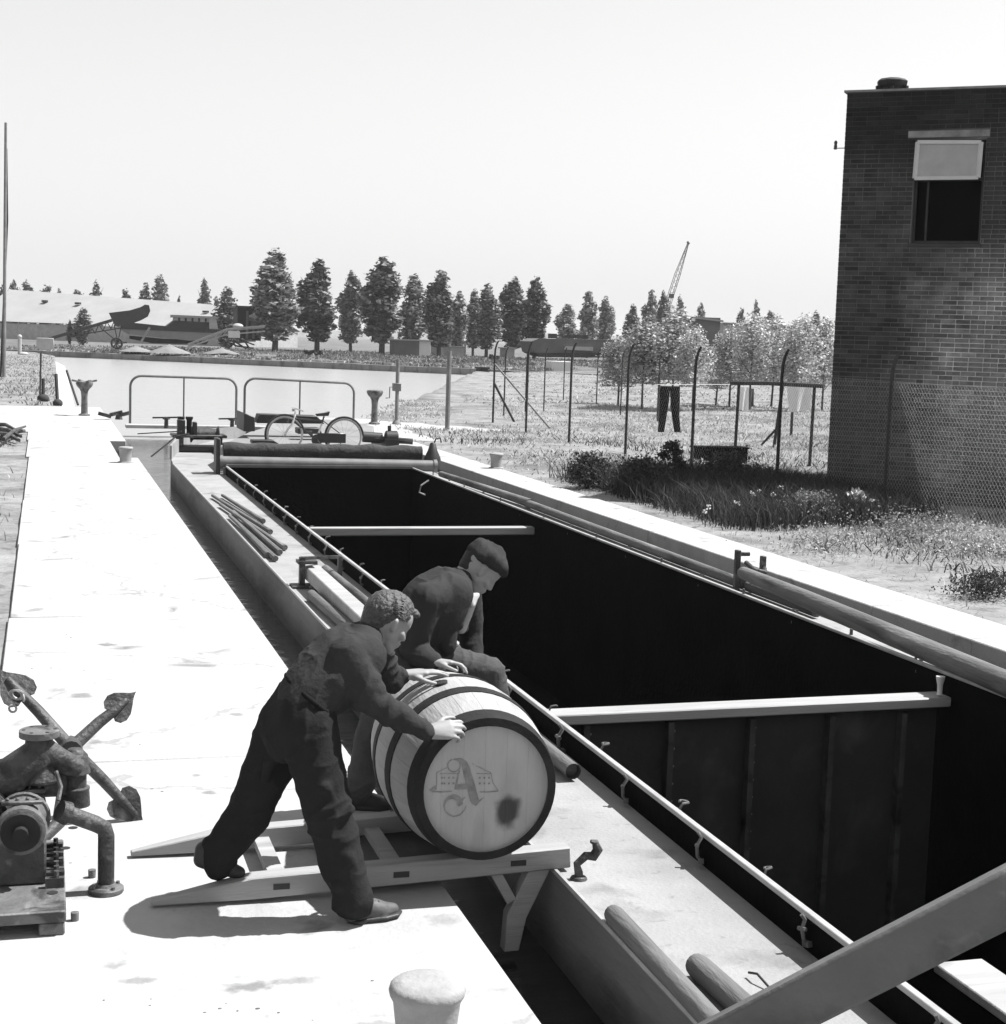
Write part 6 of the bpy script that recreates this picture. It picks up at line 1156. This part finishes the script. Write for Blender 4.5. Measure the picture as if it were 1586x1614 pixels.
def inb(x, y):                                              # inside the building
    d = Vector((x, y, 0))-P0; s = d.dot(WR); o = d.dot(WN); return -.02 < s < 7.6 and -6.1 < o < .02
def seg_d(x, y, pts):
    best = 9
    for (ax, ay), (bx_, by) in zip(pts[:-1], pts[1:]):
        dx, dy = bx_-ax, by-ay; t = max(0, min(1, ((x-ax)*dx+(y-ay)*dy)/(dx*dx+dy*dy))); best = min(best, math.hypot(x-ax-t*dx, y-ay-t*dy))
    return best
trail = [tuple(at(u, v, 0)[:2]) for u, v in ((650, 668), (705, 672), (750, 655), (735, 640), (745, 625), (790, 612))]
def in_sh(x, y):                                             # weeds, dark and dense to deepen the building's shadow
    if inb(x, y): return 0
    e = min(1, (x-8.7)/.8)*min(1, (27.5-y)/1.5)*min(1, (y-19.2-max(0, x-9)*.1)/.8); return max(0, e)*(.75+.5*mnoise.noise(Vector((x*1.3, y*1.1, 6))))
def keep_r(x, y):
    if x < 8.36 or inb(x, y): return 0
    n = .5+.9*mnoise.noise(Vector((x*.35, y*.25, 4.2)))+.5*mnoise.noise(Vector((x*1.1, y*.8, 1.2)))
    e = min(1, max(.12, (x-8.4)/1.8-.15))
    d = seg_d(x, y, trail)
    return max(.05, min(1, n+.15))*e*min(1, (d/1.3)**2)*(1-min(1, 1.3*in_sh(x, y)) if 18 < y < 28 else 1)
pr = field(170000, lambda y: (np.where(y < 46, 8.35, 8.9+(y-46.4)*.315), np.minimum(60, 9.5+y*.62)), 8.5, 60, 3, keep_r)
zs = np.array([rz(q[0], q[1], .5) for q in pr]); P3 = np.concatenate([pr, zs[:, None]], 1)
near = P3[:, 1] < 26
grass('grass', P3[near], .03, .12, .011, 'grass', 5, 1.2); grass('grass', P3[~near], .03, .11, .03, 'grass', 6, 1.3)
def keep_w(x, y):
    if x < 8.9 or inb(x, y): return 0
    return max(0, mnoise.noise(Vector((x*.5+9, y*.35, 2.2)))*2.2-.1)
pw_ = field(36000, lambda y: (np.full_like(y, 8.8), 9.2+y*.42), 9, 40, 8, keep_w); zs = np.array([rz(q[0], q[1], .5) for q in pw_])
grass('weeds', np.concatenate([pw_, zs[:, None]], 1), .05, .2, .022, 'weed', 9, .9)
pl = field(26000, lambda y: (np.full_like(y, -7.0), np.full_like(y, -.30)), 7.5, 36, 12, lambda x, y: max(0, .25+1.3*mnoise.noise(Vector((x*.6, y*.35, 8))))*(1 if x < -.55+.25*mnoise.noise(Vector((0, y*.5, 1))) else .15)*(1 if y > 20 else .35))
grass('grass', pl, .03, .16, .016, 'grass', 13, .6, ground=-.03)
pl = field(30000, lambda y: (np.full_like(y, -22.0), .35+.004*(y-50)), 50.5, 140, 14, lambda x, y: max(.1, .55+1.0*mnoise.noise(Vector((x*.25, y*.12, 5)))))
grass('grass', pl, .04, .15, .05, 'grass', 15, 1.2, ground=.02)
pf = field(26000, lambda y: (14+(y-55)*.33, 20+y*.62), 58, 122, 16, lambda x, y: max(.1, .5+1.2*mnoise.noise(Vector((x*.12, y*.08, 3)))))
grass('grass', pf, .05, .18, .08, 'grass', 17, 1.3, ground=0)
ps = field(70000, lambda y: (np.full_like(y, 8.6), np.full_like(y, 12.5)), 19, 27.5, 21, in_sh, pw=0); zs = np.array([rz(q[0], q[1], .5) for q in ps])
hs = grass('weeds', np.concatenate([ps, zs[:, None]], 1), .08, .5, .014, 'weed', 22, .5)
def shrub(name, lab, p, w, h, n, size, m, seed, group=None, nc=40):
    t = thing(name, lab, 'plant', p, 0, group); me = crown_mesh('foliage', n, lambda x: (.5*w)*math.sin(PI*min(1, x*.75+.25))**.8, h, size, seed, m, .05*max(w, h), nc); c = link('foliage', me, t); c.location = (0,0,.02)
    b = MB(); q_ = random.Random(seed)
    for k in range(7): a = q_.uniform(0, 6.28); b.tube([(0,0,-.03), (math.cos(a)*w*.15, math.sin(a)*w*.15, h*.5), (math.cos(a)*w*.32, math.sin(a)*w*.32, h*q_.uniform(.75,1))], [.008,.006,.003], 4)
    b.build('stems', 'bark', t, world=False); return t
shrub('weed_bush', 'dark green weed bush on the sunny bank left of the building shadow', at(925, 768, 0), 1.0, .5, 2200, .05, 'weed', 71)
shrub('weed_bush', 'tall pointed weed at the left tip of the building shadow', at(1057, 770, 0), .6, .75, 2200, .05, 'weed', 72)
shrub('weed_bush', 'dark round weed clump at the right picture edge on the near bank', at(1552, 940, 0), .55, .2, 1600, .03, 'weed', 73)
shrub('weed_bush', 'weeds growing at the foot of the brick wall left of the white-leaved plant', at(1275, 820, 0), .9, .34, 2200, .036, 'grass', 76)
shrub('weed_bush', 'sunny weeds at the foot of the fence below the mesh', at(1450, 850, 0), 1.6, .24, 3000, .034, 'grass', 77)
shrub('weed_bush', 'sunny weeds at the mesh foot near the right picture edge', at(1560, 880, 0), 1.4, .22, 3000, .034, 'grass', 78)
shrub('weed_bush', 'low grey-green weeds on the gravel beside the coping', at(1300, 865, 0), 1.0, .18, 1500, .03, 'grass', 79)
shrub('weed_bush', 'tall dark weed mass in the building shadow between the first two bent posts', at(1150, 775, 0), 1.5, .55, 3200, .05, 'weed', 74, nc=60)
shrub('weed_bush', 'dark weed mass at the left end of the building shadow', at(1010, 778, 0), 1.2, .5, 2600, .05, 'weed', 75, nc=60)
shrub('leafy_plant', 'white-leaved plant against the dark foot of the brick wall', at(1352, 818, 0), .38, .42, 130, .10, 'flower', 80, nc=14)
for i, (u, v, hh) in enumerate(((1190, 806, .30), (1165, 822, .26), (1178, 815, .34), (1112, 828, .2), (1120, 827, .24), (1215, 812, .3), (1226, 806, .36), (1240, 810, .28))):
    c = at(u, v, 0); t = thing('flower_stalk', (('tallest of the pale flower stalks before the shadow','pale flower stalk at the front of its cluster on the bank edge','pale flower stalk left of the tall one','short pale flower stalk farthest left, alone by the coping','short pale flower stalk beside the farthest left one','pale flower stalk between two clusters','tall pale flower stalk in the right cluster','pale flower stalk farthest right before the weeds')[i]), 'plant', c, 0, 'pale flower stalks on the bank edge'); b = MB(); q_ = random.Random(i); e = Vector((q_.uniform(-.06,.06), 0, hh)); b.tube([(0,0,-.02), e*.5, e], [.008,.006,.004], 4); b.build('stalk', 'weed', t, world=False)
    b = MB()
    for k in range(8): b.ball(e+Vector((q_.uniform(-.04,.04), q_.uniform(-.04,.04), q_.uniform(-.03,.03))), (.015,.015,.011), 6, 4)
    b.build('bloom', 'flower', t, world=False)
# small stones and crumbs on the quay
b = MB(); q_ = random.Random(4)
for cx, cy, n, s in ((.1, 11.4, 16, .10), (.25, 12.6, 14, .12), (.55, 9.2, 8, .06), (.33, 5.55, 10, .12), (.62, 5.45, 26, .14), (.2, 7.2, 8, .05), (.9, 5.2, 14, .2), (.5, 8.3, 8, .08), (.2, 17, 10, .2), (1.1, 5.6, 8, .15)):
    for k in range(n//3):
        x, y = q_.gauss(cx, s), q_.gauss(cy, s*.6); r_0 = q_.uniform(.002, .005)
        if -.25 < x < 1.65: b.ball((x, y, r_0*.3), (r_0*q_.uniform(1,2.4), r_0*q_.uniform(1,1.6), r_0*.6), 6, 3)
b.build('crumbs', 'earth')['kind'] = 'stuff'
b = MB()
for k in range(700):
    y = 8.5*(46/8.5)**q_.random(); x = 8.34+abs(q_.gauss(0, .5)); r_0 = q_.uniform(.003, .012); b.ball((x, y, rz(x, y, .5)+r_0*.3), (r_0*q_.uniform(.8,1.5), r_0, r_0*.7), 5, 3)
b.build('gravel', 'concrete')['kind'] = 'stuff'

# dirty marks trodden into the quay
for u, v, rx_, ry_, f in ((168,1016,.10,.10,.45),(128,1096,.11,.12,.5),(375,1126,.07,.06,.6),(330,1250,.05,.06,.5),(395,1555,.13,.07,.5),(470,1545,.12,.05,.65),(215,1545,.10,.05,.6),(150,1170,.05,.09,.6),(310,1222,.04,.04,.6),(700,1450,.10,.10,.75)):
    patch(K['concrete'], at(u, v, 0), (rx_, ry_, .5), f, 16, 1.6)
# ================================================================ summer haze over the whole place
b = MB(); b.mm((-3200, -60, -5), (3200, 3700, 45)); hz = b.build('haze', 'white'); hz['kind'] = 'stuff'
m = bpy.data.materials.new('haze_air'); m.use_nodes = True; t = m.node_tree; t.nodes.clear(); o_ = t.nodes.new('ShaderNodeOutputMaterial'); pv = t.nodes.new('ShaderNodeVolumePrincipled')
pv.inputs['Color'].default_value = g3(.95); pv.inputs['Density'].default_value = .0002; pv.inputs['Anisotropy'].default_value = .0
t.links.new(pv.outputs[0], o_.inputs['Volume']); hz.data.materials.clear(); hz.data.materials.append(m)
